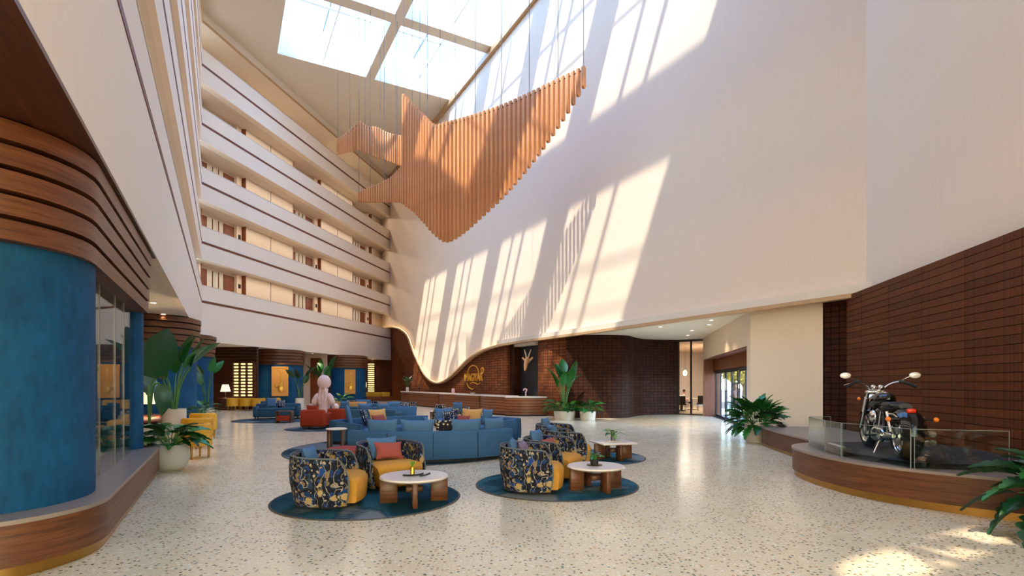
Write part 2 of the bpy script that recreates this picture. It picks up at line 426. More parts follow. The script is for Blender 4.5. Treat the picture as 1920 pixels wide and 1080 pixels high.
# ---------------------------------------------------------------- mesh helpers
class MB:
    def __init__(self):
        self.v = []; self.f = []; self.sm = []
    def add(self, vs, fs, smooth=False, mat=None):
        b = len(self.v)
        if mat is not None: vs = [tuple(mat @ Vector(p)) for p in vs]
        self.v += [tuple(p) for p in vs]
        for f in fs:
            self.f.append(tuple(i + b for i in f)); self.sm.append(smooth)
        return self
    def box(self, c, s, rz=0.0, mat=None):
        hx, hy, hz = s[0] / 2, s[1] / 2, s[2] / 2
        ca, sa = math.cos(rz), math.sin(rz)
        vs = []
        for z in (-hz, hz):
            for x, y in ((-hx, -hy), (hx, -hy), (hx, hy), (-hx, hy)):
                vs.append((c[0] + x * ca - y * sa, c[1] + x * sa + y * ca, c[2] + z))
        return self.add(vs, [(3, 2, 1, 0), (4, 5, 6, 7), (0, 1, 5, 4), (1, 2, 6, 5), (2, 3, 7, 6), (3, 0, 4, 7)], False, mat)
    def bb(self, x0, x1, y0, y1, z0, z1, mat=None):
        return self.box(((x0 + x1) / 2, (y0 + y1) / 2, (z0 + z1) / 2), (abs(x1 - x0), abs(y1 - y0), abs(z1 - z0)), 0, mat)
    def rbox(self, c, s, bev=0.03, seg=2, mat=None, rz=0.0):
        bm = bmesh.new()
        bmesh.ops.create_cube(bm, size=1.0)
        for v in bm.verts: v.co = Vector((v.co.x * s[0], v.co.y * s[1], v.co.z * s[2]))
        bmesh.ops.bevel(bm, geom=bm.edges[:], offset=min(bev, min(s) * 0.49), segments=seg, profile=0.5, affect='EDGES')
        m = Matrix.Translation(c) @ Matrix.Rotation(rz, 4, 'Z')
        if mat is not None: m = mat @ m
        bm.verts.index_update()
        vs = [tuple(m @ v.co) for v in bm.verts]
        fs = [tuple(v.index for v in f.verts) for f in bm.faces]
        bm.free()
        return self.add(vs, fs, True)
    def prism(self, poly, z0, z1, smooth=False, mat=None):
        a = sum(poly[i][0] * poly[(i + 1) % len(poly)][1] - poly[(i + 1) % len(poly)][0] * poly[i][1] for i in range(len(poly)))
        if a < 0: poly = poly[::-1]
        n = len(poly)
        vs = [(p[0], p[1], z0) for p in poly] + [(p[0], p[1], z1) for p in poly]
        self.add(vs, [tuple(range(n))[::-1], tuple(range(n, 2 * n))], False, mat)
        return self.add(vs, [(i, (i + 1) % n, n + (i + 1) % n, n + i) for i in range(n)], smooth, mat)
    def lathe(self, prof, c=(0, 0, 0), n=24, smooth=True, mat=None, a0=0.0, a1=2 * PI):
        full = abs(a1 - a0 - 2 * PI) < 1e-6
        m = n if full else n + 1
        vs = []
        for i in range(m):
            a = a0 + (a1 - a0) * i / n
            for r, z in prof: vs.append((c[0] + r * math.cos(a), c[1] + r * math.sin(a), c[2] + z))
        k = len(prof); fs = []
        for i in range(n):
            j = (i + 1) % m
            for q in range(k - 1): fs.append((i * k + q, j * k + q, j * k + q + 1, i * k + q + 1))
        if not full:
            fs.append(tuple(range(k))); fs.append(tuple(range((m - 1) * k, m * k))[::-1])
        return self.add(vs, fs, smooth, mat)
    def tube(self, path, r, n=8, smooth=True, mat=None):
        pts = [Vector(p) for p in path]
        rs = r if isinstance(r, (list, tuple)) else [r] * len(pts)
        vs = []; up = None
        for i, p in enumerate(pts):
            d = (pts[min(i + 1, len(pts) - 1)] - pts[max(i - 1, 0)])
            d = d.normalized() if d.length > 1e-9 else Vector((0, 0, 1))
            if up is None:
                up = Vector((0, 0, 1)) if abs(d.z) < 0.9 else Vector((1, 0, 0))
            x = up.cross(d)
            if x.length < 1e-6: x = Vector((1, 0, 0)).cross(d)
            x.normalize(); y = d.cross(x); up = y
            for k in range(n):
                a = 2 * PI * k / n
                vs.append(p + (x * math.cos(a) + y * math.sin(a)) * rs[i])
        fs = [(i * n + k, i * n + (k + 1) % n, (i + 1) * n + (k + 1) % n, (i + 1) * n + k) for i in range(len(pts) - 1) for k in range(n)]
        self.add(vs, fs, smooth, mat)
        e = (len(pts) - 1) * n
        return self.add(vs, [tuple(range(n))[::-1], tuple(range(e, e + n))], False, mat)
    def ell(self, c, r, n=12, m=8, mat=None):
        vs = []; fs = []
        for j in range(m + 1):
            th = PI * j / m
            for i in range(n):
                a = 2 * PI * i / n
                vs.append((c[0] + r[0] * math.sin(th) * math.cos(a), c[1] + r[1] * math.sin(th) * math.sin(a), c[2] + r[2] * math.cos(th)))
        for j in range(m):
            for i in range(n):
                fs.append((j * n + i, (j + 1) * n + i, (j + 1) * n + (i + 1) % n, j * n + (i + 1) % n))
        return self.add(vs, fs, True, mat)
    def band(self, path, z0, z1, th, closed=False, smooth=True, mat=None):
        """upright strip along a plan path; th > 0 thickens to the left of the direction of travel"""
        n = len(path); off = []
        for i in range(n):
            a = path[(i - 1) % n] if (closed or i > 0) else path[i]
            b = path[(i + 1) % n] if (closed or i < n - 1) else path[i]
            dx, dy = b[0] - a[0], b[1] - a[1]; L = math.hypot(dx, dy) or 1
            off.append((path[i][0] - dy / L * th, path[i][1] + dx / L * th))
        vs = [(p[0], p[1], z0) for p in path] + [(p[0], p[1], z1) for p in path] + [(p[0], p[1], z0) for p in off] + [(p[0], p[1], z1) for p in off]
        m = n if closed else n - 1
        o1, o2, o3 = n, 2 * n, 3 * n
        fo = []; ft = []
        for i in range(m):
            j = (i + 1) % n
            fo += [(i, j, o1 + j, o1 + i), (o2 + j, o2 + i, o3 + i, o3 + j)]
            ft += [(o1 + i, o1 + j, o3 + j, o3 + i), (j, i, o2 + i, o2 + j)]
        if not closed:
            ft += [(0, o1, o3, o2), (n - 1, o2 + n - 1, o3 + n - 1, o1 + n - 1)]
        self.add(vs, fo, smooth, mat)
        return self.add(vs, ft, False, mat)
    def pillow(self, w, h, d, n=10, mat=None, pinch=0.12):
        """soft cushion lying in local xz, thickness in y"""
        vs = []; fs = []
        for s in (-1, 1):
            for j in range(n + 1):
                for i in range(n + 1):
                    u = -1 + 2 * i / n; v = -1 + 2 * j / n
                    k = max(0.0, (1 - u ** 4) * (1 - v ** 4)) ** 0.6
                    x = u * w / 2 * (1 - pinch * (1 - v * v) * abs(u) ** 3); z = v * h / 2 * (1 - pinch * (1 - u * u) * abs(v) ** 3)
                    vs.append((x, s * d / 2 * k, z))
        N = (n + 1) * (n + 1)
        for j in range(n):
            for i in range(n):
                a = j * (n + 1) + i
                fs.append((a, a + 1, a + n + 2, a + n + 1)); fs.append((N + a + 1, N + a, N + a + n + 1, N + a + n + 2))
        return self.add(vs, fs, True, mat)
    def mesh(self, name, mat):
        me = bpy.data.meshes.new(name)
        me.from_pydata(self.v, [], self.f)
        me.polygons.foreach_set('use_smooth', self.sm)
        bm = bmesh.new(); bm.from_mesh(me)
        bmesh.ops.remove_doubles(bm, verts=bm.verts, dist=1e-5)
        bmesh.ops.recalc_face_normals(bm, faces=bm.faces)
        bm.to_mesh(me); bm.free()
        if mat is not None: me.materials.append(mat)
        me.set_sharp_from_angle(angle=rad(52))
        me.update()
        return me
    def build(self, name, mat, parent=None, loc=(0, 0, 0), rz=0.0, rot=None):
        o = bpy.data.objects.new(name, self.mesh(name, mat))
        C.objects.link(o)
        o.location = loc
        o.rotation_euler = rot if rot is not None else (0, 0, rz)
        if parent is not None: o.parent = parent
        return o

def tag(o, label=None, cat=None, group=None, kind=None):
    if label: o['label'] = label
    if cat: o['category'] = cat
    if group: o['group'] = group
    if kind: o['kind'] = kind
    return o
def thing(name, label, cat, loc=(0, 0, 0), rz=0.0, group=None):
    o = bpy.data.objects.new(name, None)
    o.empty_display_size = 0.2
    C.objects.link(o)
    o.location = loc; o.rotation_euler = (0, 0, rz)
    return tag(o, label, cat, group)
def struct(o): return tag(o, kind='structure')
def sroot(name, loc=(0, 0, 0), rz=0.0):
    o = bpy.data.objects.new(name, None); C.objects.link(o); o.location = loc; o.rotation_euler = (0, 0, rz)
    return tag(o, kind='structure')
def inst(me, name, parent=None, loc=(0, 0, 0), rot=(0, 0, 0), scale=(1, 1, 1)):
    o = bpy.data.objects.new(name, me); C.objects.link(o)
    o.location = loc; o.rotation_euler = rot; o.scale = scale
    if parent is not None: o.parent = parent
    return o
KIDS = {}
def copy_tree(root, loc=None, rz=None, label=None, scale=None, parent=None):
    c = root.copy(); C.objects.link(c)
    if parent is not None: c.parent = parent
    if loc is not None: c.location = loc
    if rz is not None: c.rotation_euler = (0, 0, rz)
    if scale is not None: c.scale = scale
    if label: c['label'] = label
    for ch in [k for k in root.children]: copy_tree(ch, parent=c)
    return c
def arc(cx, cy, r, a0, a1, n):
    return [(cx + r * math.cos(a0 + (a1 - a0) * i / n), cy + r * math.sin(a0 + (a1 - a0) * i / n)) for i in range(n + 1)]
def smooth_path(pts, k=6):
    out = []
    n = len(pts)
    for i in range(n - 1):
        p0 = pts[max(i - 1, 0)]; p1 = pts[i]; p2 = pts[i + 1]; p3 = pts[min(i + 2, n - 1)]
        for j in range(k):
            t = j / k
            out.append(tuple(0.5 * (2 * p1[q] + (p2[q] - p0[q]) * t + (2 * p0[q] - 5 * p1[q] + 4 * p2[q] - p3[q]) * t * t + (3 * p1[q] - p0[q] - 3 * p2[q] + p3[q]) * t ** 3) for q in range(len(p1))))
    out.append(tuple(pts[-1]))
    return out
def lamp(name, kind, loc, energy, color=(1, 0.82, 0.62), rot=(0, 0, 0), parent=None, **kw):
    l = bpy.data.lights.new(name, kind); l.energy = energy; l.color = color
    for k, v in kw.items(): setattr(l, k, v)
    o = bpy.data.objects.new(name, l); C.objects.link(o); o.location = loc; o.rotation_euler = rot
    if parent is not None: o.parent = parent
    return o
# ================================================================ the setting
H = 23.4          # atrium ceiling
S = 4.2           # underside of the first gallery
mb = MB()
fl = [P(-9.2, -2.1), P(8.2, -2.1), (9.6, 14.6), (10.6, 29.6), (14.5, 30.5), (14.5, 44), (-8, 62), (-24, 62), (-24, 30)]
mb.prism(fl, -0.2, 0.0)
struct(mb.build('floor', TERR))
struct(MB().bb(-120, 140, -120, 160, -0.5, -0.25).build('ground_outside', PAVE))

# ---- ceiling with skylight wells
ROWS = [(8.0, 16.1), (17.0, 23.5), (24.3, 30.8), (31.6, 38.1)]
COLS = [(3.05, 8.8), (9.4, 15.2)]
ceil = sroot('ceiling', (0, 0, 0), ROT_N)      # local x = n, y = t
def slab(name, n0, n1, t0, t1, z0, z1, m, par=None):
    o = MB().bb(n0, n1, t0, t1, z0, z1).build(name, m, par or ceil)
    return o
slab('ceiling_slab', -6.5, 16.2, -3.2, ROWS[0][0] - 0.3, H, H + 0.4, CEIL)
slab('ceiling_slab', -6.5, 16.2, ROWS[-1][1] + 0.3, 62, H, H + 0.4, CEIL)
slab('ceiling_slab', -6.5, COLS[0][0] - 0.3, ROWS[0][0] - 0.3, ROWS[-1][1] + 0.3, H, H + 0.4, CEIL)
slab('ceiling_slab', COLS[1][1] + 0.3, 16.2, ROWS[0][0] - 0.3, ROWS[-1][1] + 0.3, H, H + 0.4, CEIL)
# ribs between the wells: painted underside, white shaft
def rib(n0, n1, t0, t1):
    slab('ceiling_beam', n0, n1, t0, t1, H, H + 0.12, CEIL)
    slab('well_wall', n0, n1, t0, t1, H + 0.12, 25.95, WELL)
rib(COLS[0][0] - 0.3, COLS[0][0], ROWS[0][0] - 0.3, ROWS[-1][1] + 0.3)
rib(COLS[0][1], COLS[1][0], ROWS[0][0] - 0.3, ROWS[-1][1] + 0.3)
rib(COLS[1][1], COLS[1][1] + 0.3, ROWS[0][0] - 0.3, ROWS[-1][1] + 0.3)
tb = [ROWS[0][0] - 0.3] + [v for r in ROWS for v in r] + [ROWS[-1][1] + 0.3]
for q in range(0, len(tb), 2):
    for c in COLS: rib(c[0], c[1], tb[q], tb[q + 1])
wn = 0
for r in ROWS:
    for c in COLS:
        wn += 1
        wr = sroot('window_%d' % wn, (0, 0, 0), ROT_N)
        L = r[1] - r[0]; W = c[1] - c[0]
        ts = [r[0], r[0] + 0.40 * L, r[0] + 0.60 * L, r[1]]
        ns = [c[0], (c[0] + c[1]) / 2, c[1]]
        for t in ts[1:3]:
            MB().bb(c[0], c[1], t - 0.09, t + 0.09, 25.65, 25.92).build('glazing_bar', WELL, wr)
        MB().bb(ns[1] - 0.02, ns[1] + 0.02, r[0], r[1], 25.72, 25.9).build('glazing_bar', GREY, wr)
        MB().bb(ns[1] - 0.025, ns[1] + 0.025, r[0], r[1], H + 0.25, H + 0.34).build('tie_bar', WELL, wr)
        for i in range(3):
            for j in range(2):
                MB().bb(ns[j] + 0.02, ns[j + 1] - 0.02, ts[i] + 0.02, ts[i + 1] - 0.02, 25.8, 25.82).build('pane', SKYG, wr)

# ---- tall white wall with the wave-cut lower edge (local x = t, y into the atrium)
CURVE = [(7.95, 4.19), (11.13, 4.19), (14.22, 4.19), (17.1, 4.19), (20.8, 4.19), (25.8, 4.2), (29.1, 4.18), (30.7, 4.11), (32.0, 3.99), (33.0, 3.83), (33.96, 3.63), (34.9, 3.37), (35.9, 3.04), (37.0, 2.65), (38.1, 2.25), (39.2, 1.96), (40.5, 1.81), (41.76, 1.89), (42.84, 2.14), (43.96, 2.62), (44.84, 3.12), (45.75, 3.74), (46.7, 4.48), (47.5, 5.14), (48.3, 5.91), (49.36, 6.52), (51.2, 7.1), (53.1, 7.43), (54.3, 7.58), (56.5, 7.68), (61, 7.7)]
CV = smooth_path(CURVE, 4)
WN = 15.3
ww = sroot('wall_white', (*P(WN, 0), 0), ROT_T)
mb = MB()
vs = []; fs = []
k = len(CV)
for y in (0.0, -0.18):
    for t, z in CV: vs.append((t, y, z))
    for t, z in CV: vs.append((t, y, H + 0.3))
for i in range(k - 1):
    fs.append((i, i + 1, k + i + 1, k + i)); fs.append((2 * k + i + 1, 2 * k + i, 3 * k + i, 3 * k + i + 1))
    fs.append((i + 1, i, 2 * k + i, 2 * k + i + 1))
fs += [(0, k, 3 * k, 2 * k), (k - 1, 3 * k - 1, 4 * k - 1, 2 * k - 1)]
mb.add(vs, fs)
mb.build('wall_panel', WHITE, ww)
def edge_sweep(y0, y1, dz0, dz1):
    vs = []; fs = []
    for i, (t, z) in enumerate(CV):
        a = CV[max(i - 1, 0)]; b = CV[min(i + 1, k - 1)]
        dt, dz = b[0] - a[0], b[1] - a[1]; L = math.hypot(dt, dz)
        nt_, nz_ = -dz / L, dt / L
        for (y, d) in ((y0, dz0), (y1, dz0), (y1, dz1), (y0, dz1)):
            vs.append((t + nt_ * d, y, z + nz_ * d))
    for i in range(k - 1):
        for q in range(4): fs.append((i * 4 + q, i * 4 + (q + 1) % 4, (i + 1) * 4 + (q + 1) % 4, (i + 1) * 4 + q))
    fs += [(0, 1, 2, 3), (4 * k - 1, 4 * k - 2, 4 * k - 3, 4 * k - 4)]
    return MB().add(vs, fs)
tr = struct(edge_sweep(0.0, 0.26, -0.10, 0.02).build('trim_1', GOLDTRIM, None, (*P(WN, 0), 0), ROT_T))
edge_sweep(0.10, 0.16, 0.022, 0.035).build('led_strip', LEDLINE, tr)
# crown trim where the white wall meets the ceiling
struct(MB().bb(8, 61, 0.0, 0.22, H - 0.35, H).build('trim_2', GOLDTRIM, None, (*P(WN, 0), 0), ROT_T))

# ---- right wall: upper linen wall and the wood cladding below it
RW_ROT = math.atan2(0.9796, 0.2008)
rw = struct(MB().bb(-17, 0.35, -0.25, 0.0, 3.9, H + 0.2).build('wall_right_upper', WHITE, None, (9.66, 14.73, 0), RW_ROT))
wl = sroot('wall_right', (9.32, 14.84, 0), RW_ROT)
MB().bb(-16.5, 0.0, -0.3, -0.035, 0, 4.19).build('backing', DARKLINE, wl)
plank_mesh = {}
def plank(L, hgt):
    key = (round(L, 3), round(hgt, 3))
    if key not in plank_mesh:
        plank_mesh[key] = MB().box((0, 0, 0), (L, 0.05, hgt)).mesh('panel', WALNUT_V)
    return plank_mesh[key]
PW, PH = 1.42, 0.1508
xj = [0.0, -0.95]
while xj[-1] > -9.2: xj.append(xj[-1] - PW)
for r in range(24):
    z0 = 4.19 - (r + 1) * PH
    for i in range(len(xj) - 1):
        L = xj[i] - xj[i + 1] - 0.012
        inst(plank(L, PH - 0.012), 'panel', wl, ((xj[i] + xj[i + 1]) / 2, -0.015, z0 + PH / 2))
mb = MB()
for r in range(24):
    z0 = 4.19 - (r + 1) * PH
    mb.bb(-16.4, xj[-1] - 0.012, -0.04, 0.01, z0 + 0.006, z0 + PH - 0.006)
tag(mb.build('panel', WALNUT_V, wl), kind='stuff')
MB().bb(-16.4, 0.0, -0.04, 0.01, 0.0, 4.19 - 24 * PH).build('plinth_board', WALNUT_V, wl)

# ---- partition below the white wall, its wood return, and the terrace door wall
pt = struct(MB().bb(10.95, 11.99, -0.25, -0.08, 0, S).build('wall_partition', WHITE, None, (*P(WN, 0), 0), ROT_T))
pa = (8.0, 17.9); pb = (9.06, 15.78)
def seg_wall(name, a, b, z0, z1, th, m, kind=True):
    L = math.hypot(b[0] - a[0], b[1] - a[1])
    o = MB().bb(0, L, 0, th, z0, z1).build(name, m, None, (*a, 0), math.atan2(b[1] - a[1], b[0] - a[0]))
    return struct(o) if kind else o
bpy.data.objects.remove(pt)
seg_wall('wall_partition', pa, (9.16, 15.72), 0, S - 0.02, 0.3, WHITE)
o = seg_wall('wall_wood_return', (9.16, 15.72), (9.62, 14.86), 0, S - 0.02, 0.3, TILED)
DW0, DW1 = Vector((8.0, 17.9)), Vector((10.35, 28.9))
dl = (DW1 - DW0).length; dang = math.atan2(DW1.y - DW0.y, DW1.x - DW0.x)
dwr = sroot('wall_terrace', (8.0, 17.9, 0), dang)
# local x along the wall away from camera, local -y to the outside
OX0, OX1 = 0.55, dl - 0.35
OZ = 3.05
MB().bb(0.0, OX0, -0.8, 0.0, 0, S).build('wall_pier', WHITE, dwr)
MB().bb(OX0, OX1, -0.8, 0.0, OZ + 0.0, S).build('wall_lintel', WHITE, dwr)
MB().bb(OX1, dl, -0.8, 0.0, 0, S).build('wall_pier', WHITE, dwr)
MB().bb(OX0, OX1, -0.78, -0.02, OZ - 0.06, OZ - 0.001).build('head_lining', DOORWOOD, dwr)
MB().bb(OX0 - 0.0, OX0 + 0.05, -0.78, -0.02, 0, OZ - 0.06).build('jamb_lining', DOORWOOD, dwr)
MB().bb(OX1 - 0.05, OX1, -0.78, 0.01, 0, OZ - 0.06).build('jamb_lining', DOORWOOD, dwr)
MB().bb(OX0 + 0.05, OX1 - 0.05, -0.78, -0.45, OZ - 0.62, OZ - 0.06).build('head_panel', DOORWOOD, dwr)
MB().bb(OX0 + 0.05, OX1 - 0.05, -0.74, -0.5, OZ - 0.72, OZ - 0.62).build('door_track', CHARC, dwr)
nd = 7
dstep = (OX1 - OX0 - 0.1) / nd
for i in range(nd):
    d = sroot('door_%d' % (i + 1), (8.0, 17.9, 0), dang)
    x0 = OX0 + 0.05 + i * dstep; x1 = x0 + dstep - 0.02
    y = -0.62 + 0.05 * (i % 2)
    zt = OZ - 0.72
    for (a, b) in ((x0, x0 + 0.06), (x1 - 0.06, x1)): MB().bb(a, b, y - 0.025, y + 0.025, 0.03, zt).build('stile', CHARC, d)
    MB().bb(x0 + 0.06, x1 - 0.06, y - 0.025, y + 0.025, zt - 0.06, zt).build('rail', CHARC, d)
    MB().bb(x0 + 0.06, x1 - 0.06, y - 0.025, y + 0.025, 0.03, 0.12).build('rail', CHARC, d)
    MB().bb(x0 + 0.06, x1 - 0.06, y - 0.005, y + 0.005, 0.12, zt - 0.06).build('pane', PANE, d)
MB().bb(OX0, OX1, -0.75, -0.45, 0.0, 0.02).build('threshold', CHARC, dwr)

# ---- wavy dark wood wall and the restaurant glazing
wave = smooth_path([(2.75, 27.2), (3.4, 27.0), (4.3, 26.85), (5.3, 26.95), (6.0, 27.4), (6.5, 28.3), (7.2, 29.35), (8.2, 29.85), (9.4, 30.1)], 6)
struct(MB().band(wave, 0, S, 0.25).build('wall_wave', TILED))
gw = sroot('window_9', (9.4, 30.1, 0), math.atan2(-0.95, 1.15))
GL = 1.5
for x in (0.0, 0.72, GL): MB().bb(x - 0.04, x + 0.04, -0.05, 0.05, 0, S).build('mullion', CHARC, gw)
for (a, b) in ((0.04, 0.68), (0.76, GL - 0.04)):
    MB().bb(a, b, -0.005, 0.005, 0.06, S - 0.12).build('pane', PANE, gw)
    MB().bb(a, b, -0.04, 0.04, 0, 0.06).build('rail', CHARC, gw)
    MB().bb(a, b, -0.04, 0.04, S - 0.12, S).build('rail', CHARC, gw)
# soffit behind the white wall
struct(MB().prism([P(15.12, 7.6), P(15.12, 30), (-1, 36), (9, 42.8), (15.6, 42.8), (10.75, 28.9), (8.8, 17.6), (10.2, 13.9)], S, S + 0.25).build('ceiling_entrance', CEIL))

# ---- reception back wall (local x = t, y into the atrium), stepping up behind the wave edge
rb = sroot('wall_reception', (*P(15.62, 0), 0), ROT_T)
MB().bb(29.3, 61, -0.2, 0.16, 0, 8.2).build('cladding', TILEW, rb)
MB().bb(28.62, 29.3, -0.2, -0.02, 0, 4.6).build('cladding', TILED, rb)
MB().bb(25.9, 29.4, -0.6, -0.36, 0, 4.6).build('niche_back', CHARC, rb)
MB().bb(28.5, 28.62, -0.4, 0.1, 0, 4.6).build('niche_side', TILED, rb)
MB().bb(26.05, 28.62, -0.36, 0.1, 3.98, 4.18).build('niche_head', CEIL, rb)
bul = [(26.05, -0.35)] + [(26.05 - 3.0 * i / 12, -0.1 + 0.42 * math.sin(PI * i / 12) ** 0.8) for i in range(13)] + [(23.05, -0.6), (26.05, -0.6)]
MB().prism(bul, 0, S, True).build('cladding', TILEW, rb)

# ---- galleries
DOORMESH = {}
wcount = [9]; dcount = [7]
def gallery(loc, rz, x0, x1, alcoves, lower0, name, ledx):
    """local x along the gallery, y away from the atrium"""
    for kf in range(5):
        zb = 6.5 + 3.44 * kf
        root = sroot('wall_gallery', (loc[0], loc[1], 0), rz)
        lo = lower0 if kf == 0 else zb - 0.98
        MB().bb(x0, x1, 0, 0.14, lo, zb - 0.05).build('parapet_lower', FASC, root)
        MB().bb(x0, x1, 0, 0.14, zb + 0.07, zb + 0.95).build('parapet_upper', FASC, root)
        MB().bb(x0, x1, -0.012, 0.13, zb - 0.06, zb + 0.08).build('groove_board', COPPER, root)
        MB().bb(x0, x1, -0.015, 0.155, zb + 0.95, zb + 0.985).build('cap_rail', CORR, root)
        # slab and soffit steps
        MB().bb(x0, x1, 0.14, 2.75, zb - 0.62, zb - 0.3).build('floor_slab', CORR, root)
        if kf > 0:
            MB().bb(x0, x1, 0.14, 0.5, zb - 0.96, zb - 0.62).build('soffit_step', CEIL, root)
            MB().bb(x0, x1, 0.5, 0.62, zb - 0.86, zb - 0.62).build('soffit_trim', GOLDTRIM, root)
        # corridor wall with recessed door bays
        zf = zb - 0.3; zc = zb + 2.82 if kf < 4 else 22.6
        cur = x0
        for (a, b) in alcoves:
            if a > cur:
                MB().bb(cur, a, 2.05, 2.2, zf, zc).build('corridor_wall', CORR, root)
            mid = None
            MB().bb(a, b, 2.6, 2.75, zf, zc).build('corridor_wall', CORR, root)
            MB().bb(a - 0.0, a + 0.08, 2.05, 2.6, zf, zc).build('bay_jamb', DOORWOOD, root)
            MB().bb(b - 0.08, b, 2.05, 2.6, zf, zc).build('bay_jamb', DOORWOOD, root)
            for (d0, d1) in ((a + 0.12, a + 0.98), (a + 2.62, a + 3.55)):
                dcount[0] += 1
                dr = struct(MB().bb(d0, d1, 2.53, 2.6, zf, zf + 2.95).build('door_%d' % dcount[0], DOORWOOD, None, (loc[0], loc[1], 0), rz))
                MB().bb(d1 - 0.12, d1 - 0.08, 2.48, 2.53, zf + 0.95, zf + 1.15).build('handle', STEEL, dr)
            wcount[0] += 1
            wr = sroot('window_%d' % wcount[0], (loc[0], loc[1], 0), rz)
            MB().bb(a + 1.04, a + 2.56, 2.56, 2.6, zf + 0.3, zf + 2.95).build('curtain', CURT, wr)
            for xx in (a + 1.0, a + 1.54, a + 2.07, a + 2.54):
                MB().bb(xx, xx + 0.05, 2.52, 2.58, zf + 0.3, zf + 2.95).build('mullion', DOORWOOD, wr)
            # bay side: plaster pilaster with a number plate
            MB().bb(a + 3.6, b - 0.08, 2.35, 2.6, zf, zc).build('pilaster', FASC, root)
            MB().bb(a + 3.72, b - 0.2, 2.33, 2.35, zf + 2.2, zf + 2.5).build('number_plate', CHARC, root)
            nxt = b
            # joint between bays
            MB().bb(b + 2.68, b + 2.72, 2.04, 2.06, zf, zc).build('wall_joint', DARKLINE, root)
            cur = b
        if cur < x1: MB().bb(cur, x1, 2.05, 2.2, zf, zc).build('corridor_wall', CORR, root)
    root = sroot('wall_gallery_top', (loc[0], loc[1], 0), rz)
    MB().bb(x0, x1, 0.0, 0.3, 22.75, H).build('bulkhead', CEIL, root)
    MB().bb(x0, x1, -0.06, 0.0, 22.72, 22.86).build('bulkhead_trim', GOLDTRIM, root)
    MB().bb(x0, x1, 0.3, 2.8, 22.85, 23.0).build('corridor_ceiling', CEIL, root)
    MB().bb(x0, x1, 2.76, 2.95, S, H).build('outer_wall', CORR, root)
    # warm strips along each gallery soffit
    for kf in range(1, 5):
        zb = 6.5 + 3.44 * kf
        xm = (ledx[0] + ledx[1]) / 2; L = ledx[1] - ledx[0]
        ca, sa = math.cos(rz), math.sin(rz)
        y = 1.2
        lamp('gallery_strip', 'AREA', (loc[0] + xm * ca - y * sa, loc[1] + xm * sa + y * ca, zb - 0.64), 3.4 * L, (1, 0.9, 0.78), (0, 0, rz), shape='RECTANGLE', size=L, size_y=0.06)
    zb = 22.84
    lamp('gallery_strip', 'AREA', (loc[0] + xm * ca - y * sa, loc[1] + xm * sa + y * ca, zb - 0.01), 3.4 * L, (1, 0.9, 0.78), (0, 0, rz), shape='RECTANGLE', size=L, size_y=0.06)

A0 = (-18.0, 30.95)
B_ROT = math.atan2(0.9796, 0.2008)
gallery(A0, B_ROT, 0.0, 29.0, [(2.2, 6.35), (11.8, 15.95), (21.5, 25.65)], S, 'back', (1.0, 25.5))
gallery(P(-1.16, 0), ROT_T, -3.0, 35.79, [(-1.0, 3.15), (8.5, 12.65), (18.0, 22.15), (27.5, 31.65)], S, 'left', (0.0, 35.0))

# ---- ceilings under the galleries
cl = sroot('ceiling_gallery', (*P(-1.16, 0), 0), ROT_T)
MB().bb(-3, 44, 0.14, 9.0, S + 0.0, S + 0.2).build('ceiling_slab', CEIL, cl)
MB().bb(-3, 12.3, 0.0, 0.75, S - 0.05, S - 0.002).build('soffit_board', WALNUT_D, cl)
MB().bb(7.2, 12.3, 0.75, 2.6, S - 0.05, S - 0.002).build('soffit_board', WALNUT_D, cl)
cb = sroot('ceiling_gallery', (*A0, 0), B_ROT)
MB().bb(-3, 31, 0.14, 9.0, S + 0.002, S + 0.2).build('ceiling_slab', CEIL, cb)
# ---- outer walls of the ground floor
seg_wall('wall_left_outer', P(-10.0, -3), P(-10.0, 40), 0, S, 0.2, PINK)
# ---- entrance side behind the camera, unseen; low glazing added to let fill daylight in
rear = sroot('wall_rear', (0, 0, 0), ROT_N)      # local x = n, y = t
WX0, WX1, WZ0, WZ1 = -0.5, 2.9, 8.3, 11.3
def rbx(n0, n1, z0, z1, m=WHITE, nm='wall_panel', y0=-2.4, y1=-2.0): return MB().bb(n0, n1, y0, y1, z0, z1).build(nm, m, rear)
rbx(-10, 8.4, 7.4, WZ0); rbx(-10, 8.4, WZ1, H + 0.3); rbx(-10, WX0, WZ0, WZ1); rbx(WX1, 8.4, WZ0, WZ1)
mb = MB()
ap = [(WX0, WZ1), (WX0, WZ1 - 0.75)] + [(WX0 + 1.1 - 1.1 * math.cos(PI / 2 * i / 8), WZ1 - 0.75 + 0.75 * math.sin(PI / 2 * i / 8)) for i in range(1, 9)]
mb.prism([(a, b) for a, b in ap], -2.3, -2.1, mat=Matrix(((1, 0, 0, 0), (0, 0, 1, 0), (0, 1, 0, 0), (0, 0, 0, 1))))
mb.build('arch_infill', WHITE, rear)
MB().bb(0.98, 1.05, -2.25, -2.15, WZ0, WZ1).build('mullion', CHARC, rear)
for i in range(13):
    n = -10 + i * 18.4 / 12
    rbx(n - 0.05, n + 0.05, 0, 7.4, CHARC, 'mullion', -2.25, -2.1)
for z in (2.6, 5.0): rbx(-10, 8.4, z - 0.04, z + 0.04, CHARC, 'transom', -2.24, -2.12)
for i in range(12):
    n0 = -10 + i * 18.4 / 12 + 0.05; n1 = -10 + (i + 1) * 18.4 / 12 - 0.05
    for (z0, z1) in ((0, 2.56), (2.64, 4.96), (5.04, 7.4)): rbx(n0, n1, z0, z1, WARMG, 'pane', -2.19, -2.18)
rbx(WX0, WX1, WZ0, WZ1, PANE, 'pane', -2.19, -2.18)
# ledge with trailing greenery inside that upper window
MB().bb(WX0 - 0.2, WX1 + 0.4, -2.0, -1.5, WZ0 - 0.12, WZ0).build('window_ledge', STONE, rear)
